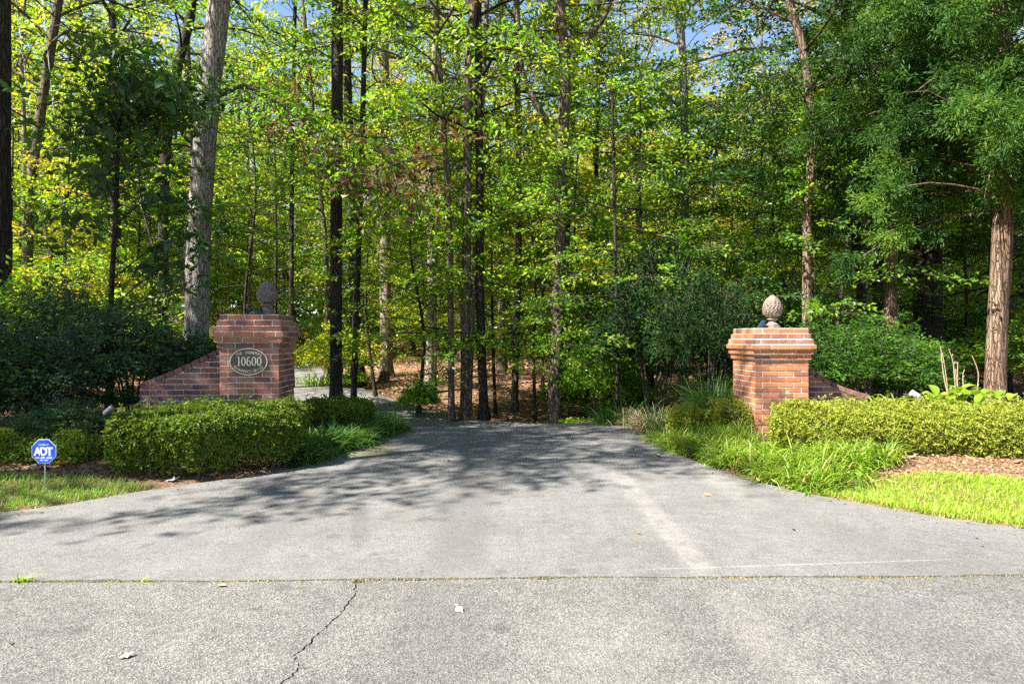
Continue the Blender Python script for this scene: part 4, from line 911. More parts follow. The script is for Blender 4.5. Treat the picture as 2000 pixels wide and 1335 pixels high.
rng = np.random.default_rng(79); eL = LEs[(LEs[:, 0] > -4.6)]; eR = REs[(REs[:, 0] < 4.6)]
pts_ = np.vstack([eL[rng.integers(0, len(eL), 150)] + np.abs(rng.normal(0, .07, (150, 1))) * [1, -.35] + rng.normal(0, .12, (150, 2)) * [.3, 1], eR[rng.integers(0, len(eR), 130)] + np.abs(rng.normal(0, .06, (130, 1))) * [-1, -.35] + rng.normal(0, .12, (130, 2)) * [.3, 1], np.column_stack([rng.uniform(-3, 3.4, 60), rng.uniform(2.8, 9.5, 60)])])
a = Acc(); n = len(pts_); az = rng.uniform(0, 6.28, n); sz_ = rng.uniform(.010, .034, n)
leaves(a, np.column_stack([pts_, np.full(n, .004)]), np.column_stack([np.cos(az), np.sin(az), rng.uniform(0, .25, n)]), unit(UP + rng.normal(0, .25, (n, 3))), sz_, sz_ * .5, np.clip(rng.normal(.3, .25, n), 0, 1))
o = link('leaf_litter', a.mesh('leaf_litter', L_LITTER)); o['kind'] = 'stuff'; o['label'] = 'small brown leaf bits drifted along the driveway edges'
# ------------------------------------------------------------------ named trees
rng = np.random.default_rng(100)
canopy = lambda z0, z1, reach, nl=26, nspray=18, size=0.13, tm=0.5, **k: dict(z0=z0, z1=z1, nl=nl, reach=reach, elev=22, nspray=nspray, slen=0.8, nleaf=12, size=size, tmean=tm, flat=0.6, **k)
T = []
# big grey oak behind the plaque pillar
pth = px_path([(380, 665), (388, 470), (407, 200), (430, 0)], 13.0, (0.215, 0.17), 15.5)
oak = tree('oak_tree', 'thick pale grey leaning oak trunk behind the plaque pillar', 'tree', pth, B_GREY, L_GREEN, rng, canopy(9.0, 15.0, 3.4, 13, 13), sides=16)
ob = np.array(oak.location)
limb = catmull([P(430, 186, 13.0), P(462, 173, 12.95), P(500, 174, 12.9), P(545, 200, 12.6), P(600, 252, 12.2), P(650, 298, 11.8), P(690, 328, 11.5), P(735, 333, 11.2), P(785, 318, 11.0), P(850, 300, 10.8)], 5)
a = Acc(); a.tube(limb, np.interp(np.linspace(0, 1, len(limb)), [0, .25, .5, 1], [.07, .042, .024, .008]), 8, jit=0.06, rng=rng); link('limb', a.mesh('limb', B_BROWN, True, lambda V: V - ob), oak)
t = np.linspace(0.25, 0.99, 70); o_ = along(limb, t) + rng.normal(0, 0.22, (70, 3)) + np.array([0, 0, -0.1]); a = Acc()
d_ = np.column_stack([rng.normal(0.7, 0.5, 70), rng.normal(0, 0.6, 70), rng.normal(-0.1, 0.45, 70)])
sprays(a, rng, o_, d_, rng.uniform(0.5, 1.0, 70), 9, 0.15, 0.6, 0.3, 0.4, 0.45, 0.25); a2 = Acc(); t = rng.uniform(.22, .72, 110); o2 = along(limb, t) + rng.normal(0, .22, (110, 3)); d2_ = rng.normal(0, 1, (110, 3)) * [1, 1, .35]
sprays(a2, rng, o2, d2_, rng.uniform(.4, .9, 110), 12, .11, .55, .3, .75, .55, .15); link('crown', a2.mesh('crown', [L_GREEN, B_TWIG], False, lambda V: V - ob), oak)
link('crown', a.mesh('crown', [L_BROWN, B_TWIG], False, lambda V: V - ob), oak)['label'] = 'drooping spray of brown and green oak leaves'
# trunks across the view: (name, label, pixel path, depth, r0, r1, top, bark, leaf, crown)
specs = [
 ('edge_tree', 'dark trunk cut by the left picture edge', [(3, 600), (4, 300), (6, 0)], 11.0, .15, .12, 13, B_DARK, L_GREEN, canopy(7.0, 13, 3.6, 20, 22)),
 ('forest_tree', 'thin leaning trunk among yellow leaves above the left shrubs', [(45, 560), (60, 400), (85, 200), (118, 0)], 17.0, .13, .09, 15, B_BROWN, L_YELLOW, canopy(3.5, 15, 3.4, 26, 22, .12, .55)),
 ('forest_tree', 'dark trunk with a bent fork just left of the grey oak', [(318, 640), (322, 340), (345, 150), (372, 40), (380, -40)], 17.5, .14, .11, 15, B_DARK, L_YELLOW, canopy(5, 15, 3.4, 24, 22, .12, .4)),
 ('forest_tree', 'tall straight dark trunk right of the plaque pillar', [(656, 790), (657, 450), (660, 0)], 14.0, .125, .105, 17, B_DARK, L_GREEN, canopy(9.0, 17, 3.4, 14, 14, .13, .5)),
 ('forest_tree', 'slim dark trunk just right of the tall straight dark trunk', [(689, 790), (698, 550), (706, 330), (712, 100)], 14.4, .07, .05, 10, B_DARK, L_GREEN, canopy(3.6, 10, 2.4, 18, 20, .11, .55)),
 ('forest_tree', 'thin upright trunk over the driveway bend behind the plaque pillar', [(568, 700), (571, 350), (576, 100)], 19.0, .075, .05, 12, B_DARK, L_GREEN, canopy(4.0, 12, 2.0, 22, 16, .11, .5)),
 ('forest_tree', 'thin crooked trunk left of the tall straight dark trunk', [(640, 730), (637, 500), (625, 370), (610, 200)], 21.0, .09, .06, 13, B_BROWN, L_YELLOW, canopy(4.0, 13, 3.0, 22, 20, .12, .45)),
 ('forest_tree', 'pale tan trunk flaring at its base on the lit leaf litter', [(756, 745), (754, 650), (752, 300)], 22.5, .20, .14, 17, B_PALE, L_YELLOW, canopy(3.6, 17, 4.2, 28, 24, .13, .45)),
 ('forest_tree', 'leftmost dark trunk of the cluster standing just past the crest', [(882, 822), (880, 600), (876, 400), (860, 150)], 13.6, .07, .05, 12, B_BROWN, L_GREEN, canopy(3.8, 12, 2.6, 20, 20, .11, .6)),
 ('forest_tree', 'tall pale-striped trunk forking high in the middle of the crest cluster', [(907, 826), (910, 600), (913, 300), (917, 100), (930, -30)], 13.8, .10, .07, 15, B_BROWN, L_GREEN, canopy(4.4, 15, 3.4, 26, 22, .12, .55)),
 ('forest_tree', 'slender light trunk leaning right within the crest cluster', [(915, 824), (921, 650), (930, 450), (942, 200)], 14.6, .065, .045, 12, B_PALE, L_GREEN, canopy(4.0, 12, 2.4, 18, 20, .11, .6)),
 ('forest_tree', 'rightmost and blackest trunk of the crest cluster', [(946, 826), (938, 600), (937, 400), (935, 150)], 13.9, .095, .06, 13, B_DARK, L_GREEN, canopy(4.2, 13, 3.0, 22, 20, .12, .5)),
 ('forest_tree', 'thin straight brown trunk midway between the crest cluster and the forked tree', [(1004, 792), (1010, 600), (1014, 400), (1010, 150)], 16.0, .085, .06, 13, B_BROWN, L_YELLOW, canopy(3.8, 13, 3.0, 24, 20, .12, .4)),
 ('forest_tree', 'slim dark trunk behind the forked tree', [(1160, 700), (1162, 450), (1166, 270), (1168, 100)], 18.5, .075, .05, 12, B_DARK, L_GREEN, canopy(3.5, 12, 2.8, 22, 20, .12, .55)),
 ('forest_tree', 'tall grey trunk forking near the top, left of the sunlit pillar', [(1334, 640), (1337, 400), (1335, 200), (1328, 60), (1312, -40)], 17.0, .12, .09, 16, B_GREY, L_YELLOW, canopy(5, 16, 3.8, 24, 22, .12, .6)),
 ('forest_tree', 'light brown slightly bent trunk rising behind the sunlit pillar', [(1575, 640), (1577, 430), (1585, 280), (1570, 110), (1540, 0)], 13.5, .09, .07, 12, B_CEDAR, L_DARK, canopy(5.2, 12, 3.0, 20, 22, .11, .6)),
 ('forest_tree', 'dark trunk leaning left in the shade right of the sunlit pillar', [(1692, 672), (1682, 580), (1672, 480), (1660, 250)], 14.5, .10, .07, 12, B_DARK, L_DARK, canopy(3.6, 12, 3.0, 24, 22, .11, .6)),
 ('forest_tree', 'very thick dark trunk in deep shade left of the reddish cedar', [(1812, 690), (1812, 500), (1815, 200)], 15.5, .30, .24, 16, B_DARK, L_DARK, canopy(4.0, 16, 4.6, 30, 26, .13, .5)),
 ('forest_tree', 'thin sapling stem rising from the dark lilyturf at the driveway corner', [(1206, 800), (1205, 640), (1200, 400)], 11.8, .035, .025, 6, B_DARK, L_GREEN, dict(z0=0.9, z1=6, nl=16, reach=1.5, elev=12, nspray=18, slen=.6, nleaf=12, size=.085, tmean=.45, flat=.85)),
]
for (nm, lab, pp, D, r0, r1, zt, bk, lm, cr_) in specs:
    T.append(tree(nm, lab, 'tree', px_path(pp, D, (r0, r1), zt), bk, lm, rng, cr_))
# forked tree right of centre
pth = px_path([(1083, 824), (1090, 600), (1095, 400), (1098, 290), (1104, 140), (1092, 0)], 13.6, (.135, .085), 15)
fk = tree('forked_tree', 'brown trunk dividing into two long limbs above the driveway crest', 'tree', pth, B_BROWN, L_GREEN, rng, canopy(7.2, 15, 3.6, 20, 20, .12, .6), sides=14)
ob = np.array(fk.location)
for pts, rr in (([(1096, 290), (1075, 250), (1045, 200), (1020, 140), (1012, 60), (1008, -60)], (.075, .045)), ([(1102, 130), (1130, 100), (1160, 62), (1185, 25), (1210, -40)], (.065, .04))):
    l = catmull([P(x, y, 13.6) for x, y in pts], 4); a = Acc(); a.tube(l, np.linspace(*rr, len(l)), 8, jit=.05, rng=rng); link('limb', a.mesh('limb', B_BROWN, True, lambda V: V - ob), fk)

YG = 'young understorey trees among the trunks'
for (px, D, h, lm, lab) in [(478, 15.5, 7.5, L_GREEN, 'young tree with flat leafy layers right of the grey oak'), (545, 14.6, 6.0, L_GREEN, 'young leafy tree just behind the dark finial'), (735, 16.5, 6.5, L_YELLOW, 'young tree in front of the pale tan trunk'),
        (815, 14.4, 5.5, L_GREEN, 'young layered tree left of the crest cluster'), (850, 17.5, 8.0, L_YELLOW, 'taller young tree behind the left side of the crest cluster'), (968, 15.2, 6.5, L_GREEN, 'young tree between the crest cluster and the thin straight trunk'), (1045, 14.2, 5.0, L_GREEN, 'low young tree just left of the forked tree'),
        (1060, 19, 9.0, L_YELLOW, 'tall young yellowish tree behind the forked tree'), (1135, 14.4, 6.0, L_GREEN, 'young broad-leaved tree just right of the forked tree'), (1255, 15.5, 8.0, L_GREEN, 'young tree behind the dark shrubs right of the forked tree'), (1385, 14.5, 7.0, L_DARK, 'dark young tree behind and left of the sunlit pillar'),
        (1480, 15.5, 8.0, L_GREEN, 'young green tree straight behind the sunlit finial'), (1640, 13.8, 6.0, L_GREEN, 'young tree left of the leaning shaded trunk'), (1880, 15, 7, L_DARK, 'dark young tree behind the reddish cedar trunk'),
        (300, 15.5, 7.5, L_GREEN, 'young tree between the big-leaved tree and the grey oak'), (130, 15, 7.5, L_YELLOW, 'young yellow tree behind the big-leaved tree'), (20, 14.5, 6, L_GOLD, 'young orange-leaved tree at the left picture edge')]:
    x = (px - CX) / F * D; z = tz1(x, D); wv = rng.normal(0, .15, (4, 2)); wv[0] = 0
    pth = np.column_stack([x + wv[:, 0], D + wv[:, 1], np.linspace(z - .1, z + h, 4), np.linspace(.045, .012, 4)])
    T.append(tree('young_tree', lab, 'tree', pth, B_DARK, lm, rng, dict(z0=z + (1.3 if px < 1150 else .8), z1=z + h, nl=24, reach=2.2, elev=16, nspray=22, slen=.65, nleaf=12, size=.10, tmean=.5, flat=.85, shape='flat', arc=.25, lrad=.016), YG, 7))
# red cedar on the right
def cedar(label, pp, D, r, ztop, z0, reach, seed, nl=46, lean=None, sparse=1.0):
    rng = np.random.default_rng(seed); path = px_path(pp, D, r, ztop); base = path[0, :3].copy(); lp = path.copy(); lp[:, :3] -= base
    root = empty('cedar_tree', base); tag(root, label, 'tree'); a = Acc()
    P4 = catmull(lp, 8); n = len(P4); ang = np.linspace(0, 2 * math.pi, 18, endpoint=False)
    lob = 1 + 0.07 * np.sin(ang * 5 + 1)[None] + 0.05 * np.sin(ang * 9 + P4[:, 2:3] * 1.5) + rng.normal(0, .02, (n, 18)) + 0.12 * np.exp(-P4[:, 2:3] / 0.4) * np.sin(ang * 4)[None]
    a.tube(P4[:, :3], P4[:, 3] * (1 + 0.4 * np.exp(-P4[:, 2] / .35)), 18, lobes=lob); link('trunk', a.mesh('trunk', B_CEDAR, True), root)
    la, ca = Acc(), Acc(); ga = 0; O, Dn, Ln = [], [], []
    for i in range(nl):
        f = i / nl; z = z0 - base[2] + (ztop - z0) * f ** 1.1; q = at_z(lp, z); ga += 2.4; h = np.array([math.cos(ga), math.sin(ga), 0])
        if lean is not None: h = unit(h + np.asarray(lean))
        e = rng.uniform(0.05, 0.55); ell = reach * (1 - .6 * f) * rng.uniform(.55, 1.1); tt = np.linspace(0, 1, 6)[:, None]
        bp = q[:3] + (h * math.cos(e) + UP * math.sin(e)) * ell * tt - UP * .45 * ell * tt ** 2 * rng.uniform(.5, 1.2) + rng.normal(0, .04, (6, 3)) * tt
        la.tube(bp, np.linspace(.022, .007, 6) * (1.2 - f * .5), 5, cap=False); k = int(40 * ell / 2.5 * sparse) + 5
        t = rng.uniform(.25, 1, k); b0 = along(bp, t); az = rng.uniform(-1.1, 1.1, k); sd_ = np.cross(UP, h)
        dd = h * np.cos(az)[:, None] + sd_ * np.sin(az)[:, None] + UP * rng.normal(-.15, .55, k)[:, None]; L1 = rng.uniform(.25, .6, k)
        for j in range(k):                              # secondary sprigs fan out from each twig
            m = 7; u = rng.uniform(.1, 1, m); O.append(b0[j] + unit(dd[j]) * L1[j] * u[:, None] - UP * .12 * (u ** 2)[:, None] * L1[j]); aa = rng.uniform(-.9, .9, m); hd = unit(dd[j]); s2 = unit(np.cross(hd, UP + rng.normal(0, .4, 3)))
            Dn.append(hd * np.cos(aa)[:, None] + s2 * np.sin(aa)[:, None] - UP * .15)
    for i in range(15):
        zq = z0 - base[2] + rng.uniform(-.1, 2.6); q = at_z(lp, zq); az = -math.pi / 2 + rng.normal(-.2, .9); h = np.array([math.cos(az), math.sin(az), 0]); ell = rng.uniform(.5, 1.5); tt = np.linspace(0, 1, 6)[:, None]
        bp = q[:3] + h * ell * tt + UP * (.25 * ell * tt - .85 * ell * tt ** 2); la.tube(bp, np.linspace(.016, .005, 6), 4, cap=False)
        for j in range(int(26 * ell)):
            b0 = along(bp, np.array([rng.uniform(.2, 1)]))[0]; hd = unit(h + rng.normal(0, .6, 3) - UP * .5); m = 6; O.append(b0 + hd * rng.uniform(.05, .4, (m, 1))); Dn.append(hd + rng.normal(0, .5, (m, 3)) - UP * .2)
    O = np.vstack(O); Dn = np.vstack(Dn)
    keep = np.ones(len(O), bool); Wp = O + base  # sprays in the sun's path removed so the lower trunk is lit
    for zq in (.6, 1.1, 1.6, 2.1, 2.6, 3.1):
        h = Wp[:, 2] - zq; keep &= ~((np.hypot(base[0] + SUNH[0] * h - Wp[:, 0], base[1] + SUNH[1] * h - Wp[:, 1]) < .42) & (h > .3))
    O, Dn = O[keep], Dn[keep]
    tm_ = .42 + .3 * np.sin(O[:, 0] * 3.1 + seed) * np.sin(O[:, 1] * 2.7) + .22 * np.sin(O[:, 2] * 5.3 + O[:, 0] * 2)
    sprays(ca, rng, O, Dn + rng.normal(0, .25, O.shape), rng.uniform(.12, .26, len(O)), 7, .095, .24, .2, .2, np.clip(tm_, .05, .9), .12, .10, .5, False)
    link('limbs', la.mesh('limbs', B_CEDAR, True), root)['kind'] = 'stuff'; link('crown', ca.mesh('crown', [L_CEDAR]), root)
    return root
cedar('reddish-brown cedar trunk with feathery drooping sprays at the right', [(1942, 800), (1948, 620), (1956, 450), (1952, 200)], 11.4, (.155, .13), 9.5, 3.5, 3.8, 201, 66, (-.35, -.3, 0))
cedar('tall cedar behind the sunlit pillar with a mostly hidden trunk', [(1735, 700), (1740, 400), (1745, 100)], 14.0, (.14, .10), 11.5, 3.8, 2.9, 202, 56, (-.1, -.35, 0))

# big-leaved tree at left with separate large leaves
rng = np.random.default_rng(300); D = 10.4
pth = px_path([(214, 700), (217, 600), (228, 400), (234, 250), (240, 110)], D, (.055, .02))
bt = empty('bigleaf_tree', pth[0, :3]); tag(bt, 'slim tree with large dark drooping leaves above the left shrubs', 'tree'); lp = pth.copy(); lp[:, :3] -= pth[0, :3]
a = Acc(); trunk_mesh(a, lp, rng, 8); link('trunk', a.mesh('trunk', B_DARK, True), bt)
def big_leaf(seed):
    r = np.random.default_rng(seed); L = 0.20; n = 6; V = []; 
    for i in range(n):
        t = i / (n - 1); x = L * t; wv = 0.065 * math.sin(math.pi * (0.08 + 0.9 * t ** .8)) ; z = -0.09 * t * t * L / .23; V += [(x, 0, z), (x, wv, z + wv * .3 + r.normal(0, .004)), (x, -wv, z + wv * .3 + r.normal(0, .004))]
    Fq = []
    for i in range(n - 1): k = i * 3; Fq += [[k, k + 3, k + 4, k + 1], [k, k + 2, k + 5, k + 3]]
    return make_mesh('leaf', V, [np.array(Fq)], L_BLUE, None, np.clip(r.normal(.45, .2, len(Fq)) * 0 + r.uniform(.2, .8), 0, 1) * np.ones(len(Fq)), True)
bl = [big_leaf(s) for s in range(6)]
la = Acc(); cnt = 0
tops = [(235, 150), (190, 200), (280, 170), (330, 190), (160, 260), (250, 250), (360, 225), (300, 260), (390, 190), (210, 320), (150, 430), (330, 380), (180, 330), (300, 200), (370, 460), (350, 520), (340, 165), (220, 110), (270, 130), (195, 240)]
for (px, py) in tops:
    e = P(px, py, D + rng.uniform(-.9, .7)) - pth[0, :3]; s = at_z(lp, max(.6, min(lp[-1, 2] - .05, e[2] - .35 - rng.uniform(0, .4))))[:3]
    m = (s + e) / 2 + np.array([0, 0, .12]); bp = catmull([s, m, e], 4); la.tube(bp, np.linspace(.014, .005, len(bp)), 4, cap=False)
    for j in range(14):
        b0 = along(bp, np.array([rng.uniform(.5, 1)]))[0] + rng.normal(0, .11, 3); az = rng.uniform(0, 6.28)
        link('leaf', bl[rng.integers(6)], bt, b0, (rng.normal(0, .35), rng.uniform(.0, .75), az), rng.uniform(.7, 1.25)*np.ones(3)); cnt += 1
ca = Acc(); O_ = np.vstack([P(px, py, D + rng.uniform(-.6, .9))[None] - pth[0, :3] + rng.normal(0, .28, (16, 3)) for (px, py) in tops]); Dn_ = rng.normal(0, 1, O_.shape) * [1, 1, .3]
sprays(ca, rng, O_, Dn_, rng.uniform(.3, .6, len(O_)), 9, .15, .5, .4, .7, .5, .2); link('crown', ca.mesh('crown', [L_DARK, B_TWIG]), bt)
link('limbs', la.mesh('limbs', B_DARK, True), bt)['kind'] = 'stuff'

# ------------------------------------------------------------------ shrubs
def shrub_proto(seed, h, rad, n, size, leafm, slen=.3, nleaf=10, ratio=.5, flat=.7, tm=.5):
    """a multi-stemmed bush as (stems mesh, foliage mesh) round the origin"""
    rng = np.random.default_rng(seed); la, ca = Acc(), Acc(); O, Dn = [], []
    for i in range(9):
        az = rng.uniform(0, 6.28); r = rng.uniform(.2, .75) * rad; tp = np.array([math.cos(az) * r, math.sin(az) * r, h * rng.uniform(.65, .95)])
        la.tube([(tp[0] * .1, tp[1] * .1, -.05), (tp[0] * .4, tp[1] * .4, tp[2] * .5), tuple(tp)], [.018, .012, .005], 5, cap=False)
    while sum(map(len, O)) < n:
        d = unit(rng.normal(0, 1, (n, 3))); d[:, 2] = np.abs(d[:, 2]) * 1.0 - .25 * (rng.uniform(0, 1, n) < .5) * np.abs(d[:, 2]) * 3
        rr = rng.uniform(.45, 1.0, n) ** .5; lump = 1 + .16 * np.sin(d[:, 0] * 5 + seed) * np.sin(d[:, 1] * 5.5 + seed * 2) + .10 * np.sin(d[:, 2] * 9 + d[:, 0] * 7)
        low = d[:, 2] < 0; d[low, :2] = unit(d[low, :2]) * (1 + .25 * d[low, 2:3]); p = d * (rr * lump)[:, None] * np.array([rad, rad, h * .52]) + np.array([0, 0, h * .5]); ok = p[:, 2] > .03; O.append(p[ok]); Dn.append((d + UP * .15)[ok])
    O = np.vstack(O)[:n]; Dn = np.vstack(Dn)[:n]
    sprays(ca, rng, O - unit(Dn) * slen * .5, Dn + rng.normal(0, .35, Dn.shape), slen * rng.uniform(.6, 1.3, n), nleaf, size, ratio, .2, flat, tm, .16)
    return la.mesh('stems', B_TWIG), ca.mesh('foliage', [leafm, B_TWIG])
PR = [shrub_proto(1, 2.0, 1.05, 900, .075, L_BLUE), shrub_proto(2, 1.8, 1.0, 900, .065, L_DARK, .26), shrub_proto(3, 1.4, .95, 620, .085, L_GREEN, .32), shrub_proto(4, 2.4, 1.1, 950, .085, L_DARK, .36, 10, .5, .85)]
def shrub(k, label, x, y, sc, leafm=None, group=None, rz=None, name='shrub'):
    st, fo = PR[k]; r_ = np.random.default_rng(int(abs(x * 131 + y * 17)) + 3)
    root = empty(name, (x, y, tz1(x, y)), r_.uniform(0, 6.28) if rz is None else rz); tag(root, label, 'shrub', group); root.scale = sc if isinstance(sc, tuple) else (sc,) * 3
    s1 = link('stems', st, root); f1 = link('foliage', fo, root); f1['kind'] = 'stuff'; s1['kind'] = 'stuff'
    if leafm: set_mat(f1, leafm)
    return root
shrub(0, 'dark bluish shrub rising directly behind the left wing wall', -5.15, 9.0, (1.0, 1.0, .76))
shrub(1, 'dark brownish-green shrub left of the wing wall end', -5.75, 8.0, (.85, .75, .70), L_BLUE)
shrub(1, 'dense blackish shrub between the grey oak and the left wing wall', -4.3, 9.7, (.9, .9, .66))
shrub(0, 'large dark shrub mounded in the middle of the left bed', -6.4, 9.2, (1.15, 1.1, .88))
shrub(3, 'feathery brighter green shrub at the left picture edge', -7.4, 9.0, (1.1, 1.1, .88), L_GREEN)
shrub(3, 'low leafy green shrub under the feathery one at far left', -6.2, 7.6, (.8, .75, .50), L_DARK)
shrub(1, 'tall shaded shrub behind the mounded one in the left bed', -7.6, 11.2, (1.2, 1.2, 1.02), L_DARK)
shrub(0, 'bluish low shrub filling the gap left of the small floodlight', -4.75, 7.0, (.5, .4, .24))
for (x, y, sc, lm, lab) in [(-5.55, 7.55, (.55, .45, .42), L_BLUE, 'small dark shrub filling the foot of the bed left of the floodlight'), (-5.05, 8.3, (.45, .4, .40), L_DARK, 'low dark shrub at the end of the left wing wall'), (-6.7, 8.2, (.7, .6, .42), L_DARK, 'low spreading green shrub at the foot of the far-left bed'), (-4.95, 7.5, (.4, .35, .28), L_BLUE, 'very low dark shrub behind the left end of the clipped hedge')]:
    shrub(1, lab, x, y, sc, lm)
# right side
shrub(1, 'tall dark shaded shrub immediately left of the sunlit pillar', 3.1, 10.6, (1.05, .9, 1.3), L_SHADE)
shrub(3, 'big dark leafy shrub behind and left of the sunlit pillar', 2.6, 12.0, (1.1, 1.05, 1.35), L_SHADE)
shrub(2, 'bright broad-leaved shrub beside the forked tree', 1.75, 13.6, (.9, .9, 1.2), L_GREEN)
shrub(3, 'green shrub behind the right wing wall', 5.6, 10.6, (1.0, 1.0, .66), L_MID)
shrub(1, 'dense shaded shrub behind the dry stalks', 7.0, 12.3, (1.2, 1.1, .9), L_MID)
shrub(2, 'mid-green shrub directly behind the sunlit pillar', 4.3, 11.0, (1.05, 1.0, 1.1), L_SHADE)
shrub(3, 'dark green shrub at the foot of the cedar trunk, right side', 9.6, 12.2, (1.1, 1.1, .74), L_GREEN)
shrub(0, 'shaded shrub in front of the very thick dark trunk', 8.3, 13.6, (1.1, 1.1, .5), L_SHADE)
shrub(2, 'leafy lit shrub beside the lane, left of the pale tan trunk', -5.1, 19.5, (1.15, 1.15, 1.25), L_YELLOW)
shrub(2, 'small lit green bush on the litter beside the tree stump', -4.5, 19.0, (.5, .5, .38), L_GREEN)
shrub(2, 'bright tiny bush at the near edge of the lane', -2.55, 12.3, (.20, .20, .26), L_YELLOW)
shrub(2, 'airy young bush between the lane and the crest cluster', -1.95, 14.1, (.42, .4, .55), L_GREEN)
# ornamental grass, daylily, hosta, stalks
def grass_clump(name, label, x, y, n, L, W, bend, leafm, seed, spread=.09, tm=.45, dead=.08):
    r_ = np.random.default_rng(seed); z = tz1(x, y); root = empty(name, (x, y, z)); tag(root, label, 'plant'); off = r_.normal(0, spread, (n, 2))
    blades('foliage', None, np.array([[x, y]]) + off, L, W, bend, leafm, seed + 1, np.arctan2(off[:, 1], off[:, 0]), tm, .18, parent=root, basez=np.full(n, z), origin=(x, y, z), dead=dead, stiff=.2); return root
grass_clump('fountain_grass', 'fine arching ornamental grass left of the sunlit pillar', 2.92, 9.55, 700, .80, .006, 1.2, L_BLADE_D, 80, .12, .5, .15)
grass_clump('fountain_grass', 'broad dark strap-leaved grass clump at the driveway corner', 1.75, 10.75, 220, .60, .014, 1.3, L_BLADE_D, 82, .2, .35, .05)
grass_clump('fountain_grass', 'dry grey fallen grass heap at the driveway corner', 2.05, 9.75, 420, .45, .007, 1.9, L_LITTER, 84, .16, .75, .3)
grass_clump('border_lily', 'bright strappy plant on the litter by the lane bend', -5.75, 20.0, 160, .55, .03, 1.3, L_GRASS, 86, .3, .5, .02)
def leaf_plant(name, label, x, y, n, mk, seed, spread, pitch, h0):
    r_ = np.random.default_rng(seed); z = tz1(x, y); root = empty(name, (x, y, z)); tag(root, label, 'plant'); ms = [mk(s) for s in range(4)]
    for i in range(n):
        az = r_.uniform(0, 6.28); sc = r_.uniform(.7, 1.2)
        link('leaf', ms[i % 4], root, (math.cos(az) * r_.uniform(0, spread), math.sin(az) * r_.uniform(0, spread), r_.uniform(*h0)), (r_.normal(0, .15), r_.uniform(*pitch), az), (sc, sc, sc))
    return root
def hosta_leaf(s):
    r_ = np.random.default_rng(s); V = []; n = 7; L = .19
    for i in range(n):
        t = i / (n - 1); wv = .062 * math.sin(math.pi * min(1, .1 + .9 * t ** .75)); x = L * t; zz = .05 * math.sin(t * 2.6) ; V += [(x, 0, zz), (x, wv, zz + wv * .35), (x, -wv, zz + wv * .35)]
    Fq = []
    for i in range(n - 1): k = i * 3; Fq += [[k, k + 3, k + 4, k + 1], [k, k + 2, k + 5, k + 3]]
    return make_mesh('leaf', V, [np.array(Fq)], L_HOSTA, None, np.full(len(Fq), r_.uniform(.3, .8)), True)
def strap_leaf(s):
    r_ = np.random.default_rng(s + 50); V = []; n = 8; L = .55
    p = np.zeros(3); ang = .25 + r_.uniform(-.1, .15)
    for i in range(n):
        wv = .013 * (1 - (i / (n - 1)) ** 2.2) + .001; V += [(p[0], wv, p[2]), (p[0], 0, p[2] - .006), (p[0], -wv, p[2])]; ang += .22 + r_.uniform(0, .06); p = p + np.array([math.sin(ang), 0, math.cos(ang)]) * L / n
    Fq = []
    for i in range(n - 1): k = i * 3; Fq += [[k, k + 1, k + 4, k + 3], [k + 1, k + 2, k + 5, k + 4]]
    return make_mesh('leaf', V, [np.array(Fq)], L_HOSTA, None, np.full(len(Fq), r_.uniform(.0, .6)), True)
HP = 'hostas behind the pale hedge'
for i, (px, D, n, lab) in enumerate([(1862, 8.9, 24, 'lime hosta with broad leaves among the dry stalks'), (1905, 8.5, 20, 'broad-leaved hosta just left of the cedar trunk'), (1835, 8.6, 14, 'smaller hosta between the pale floodlight and the stalks'), (1960, 8.6, 12, 'hosta with drooping leaves right of the cedar trunk base')]):
    leaf_plant('hosta', lab, (px - CX) / F * D, D, n, hosta_leaf, 400 + i, .20, (-.6, .3), (.22, .47))['group'] = HP
for i, (px, D, n, lab) in enumerate([(1712, 8.5, 22, 'strappy daylily at the end of the right wing wall'), (1805, 8.4, 14, 'upright daylily blades beside the pale floodlight'), (1745, 8.8, 12, 'small daylily tuft midway along the back of the pale hedge')]):
    leaf_plant('daylily', lab, (px - CX) / F * D, D, n, strap_leaf, 410 + i, .08, (-.2, .25), (.16, .30))['group'] = 'daylilies behind the pale hedge'
stalk_px = [((1852, 780), (1843, 730), (1837, 676)), ((1853, 782), (1846, 720), (1840, 688)), ((1867, 775), (1862, 710), (1853, 681)), ((1872, 780), (1869, 745), (1866, 720)), ((1873, 785), (1870, 740), (1871, 706)), ((1883, 785), (1881, 735), (1884, 721)), ((1907, 782), (1911, 730), (1899, 694))]
for i, (pts, lab) in enumerate(zip(stalk_px, ['tallest bare stalk, leftmost behind the hostas', 'bare stalk leaning against the tallest stalk', 'bare stalk with a bent tip in the middle group', 'shortest thin stalk of the middle group', 'straight bare stalk at the right of the middle group', 'low bare stalk standing alone right of the middle group', 'curved bare stalk nearest the cedar trunk'])):
    D = 8.9; w_ = [P(x, y, D) for x, y in pts]; g0 = tz1(w_[0][0], D); root = empty('dry_stalk', (w_[0][0], D, g0)); tag(root, lab, 'dry stalk', 'dry flower stalks behind the pale hedge'); w_ = [np.array([w_[0][0], D, g0 - .05])] + w_
    c_ = catmull(w_, 4) - np.array([w_[0][0], D, g0]); a = Acc(); a.tube(c_, np.linspace(.008, .0035, len(c_)), 6, jit=.15, rng=rng); link('stem', a.mesh('stem', B_STALK, True), root)
    a = Acc()
    for k in range(4): b0 = along(c_, np.array([.5 + k * .15]))[0]; a.tube([b0, b0 + rng.normal(0, .02, 3) + UP * .02], [.004, .002], 4)
    link('buds', a.mesh('buds', B_STALK), root)['kind'] = 'stuff'

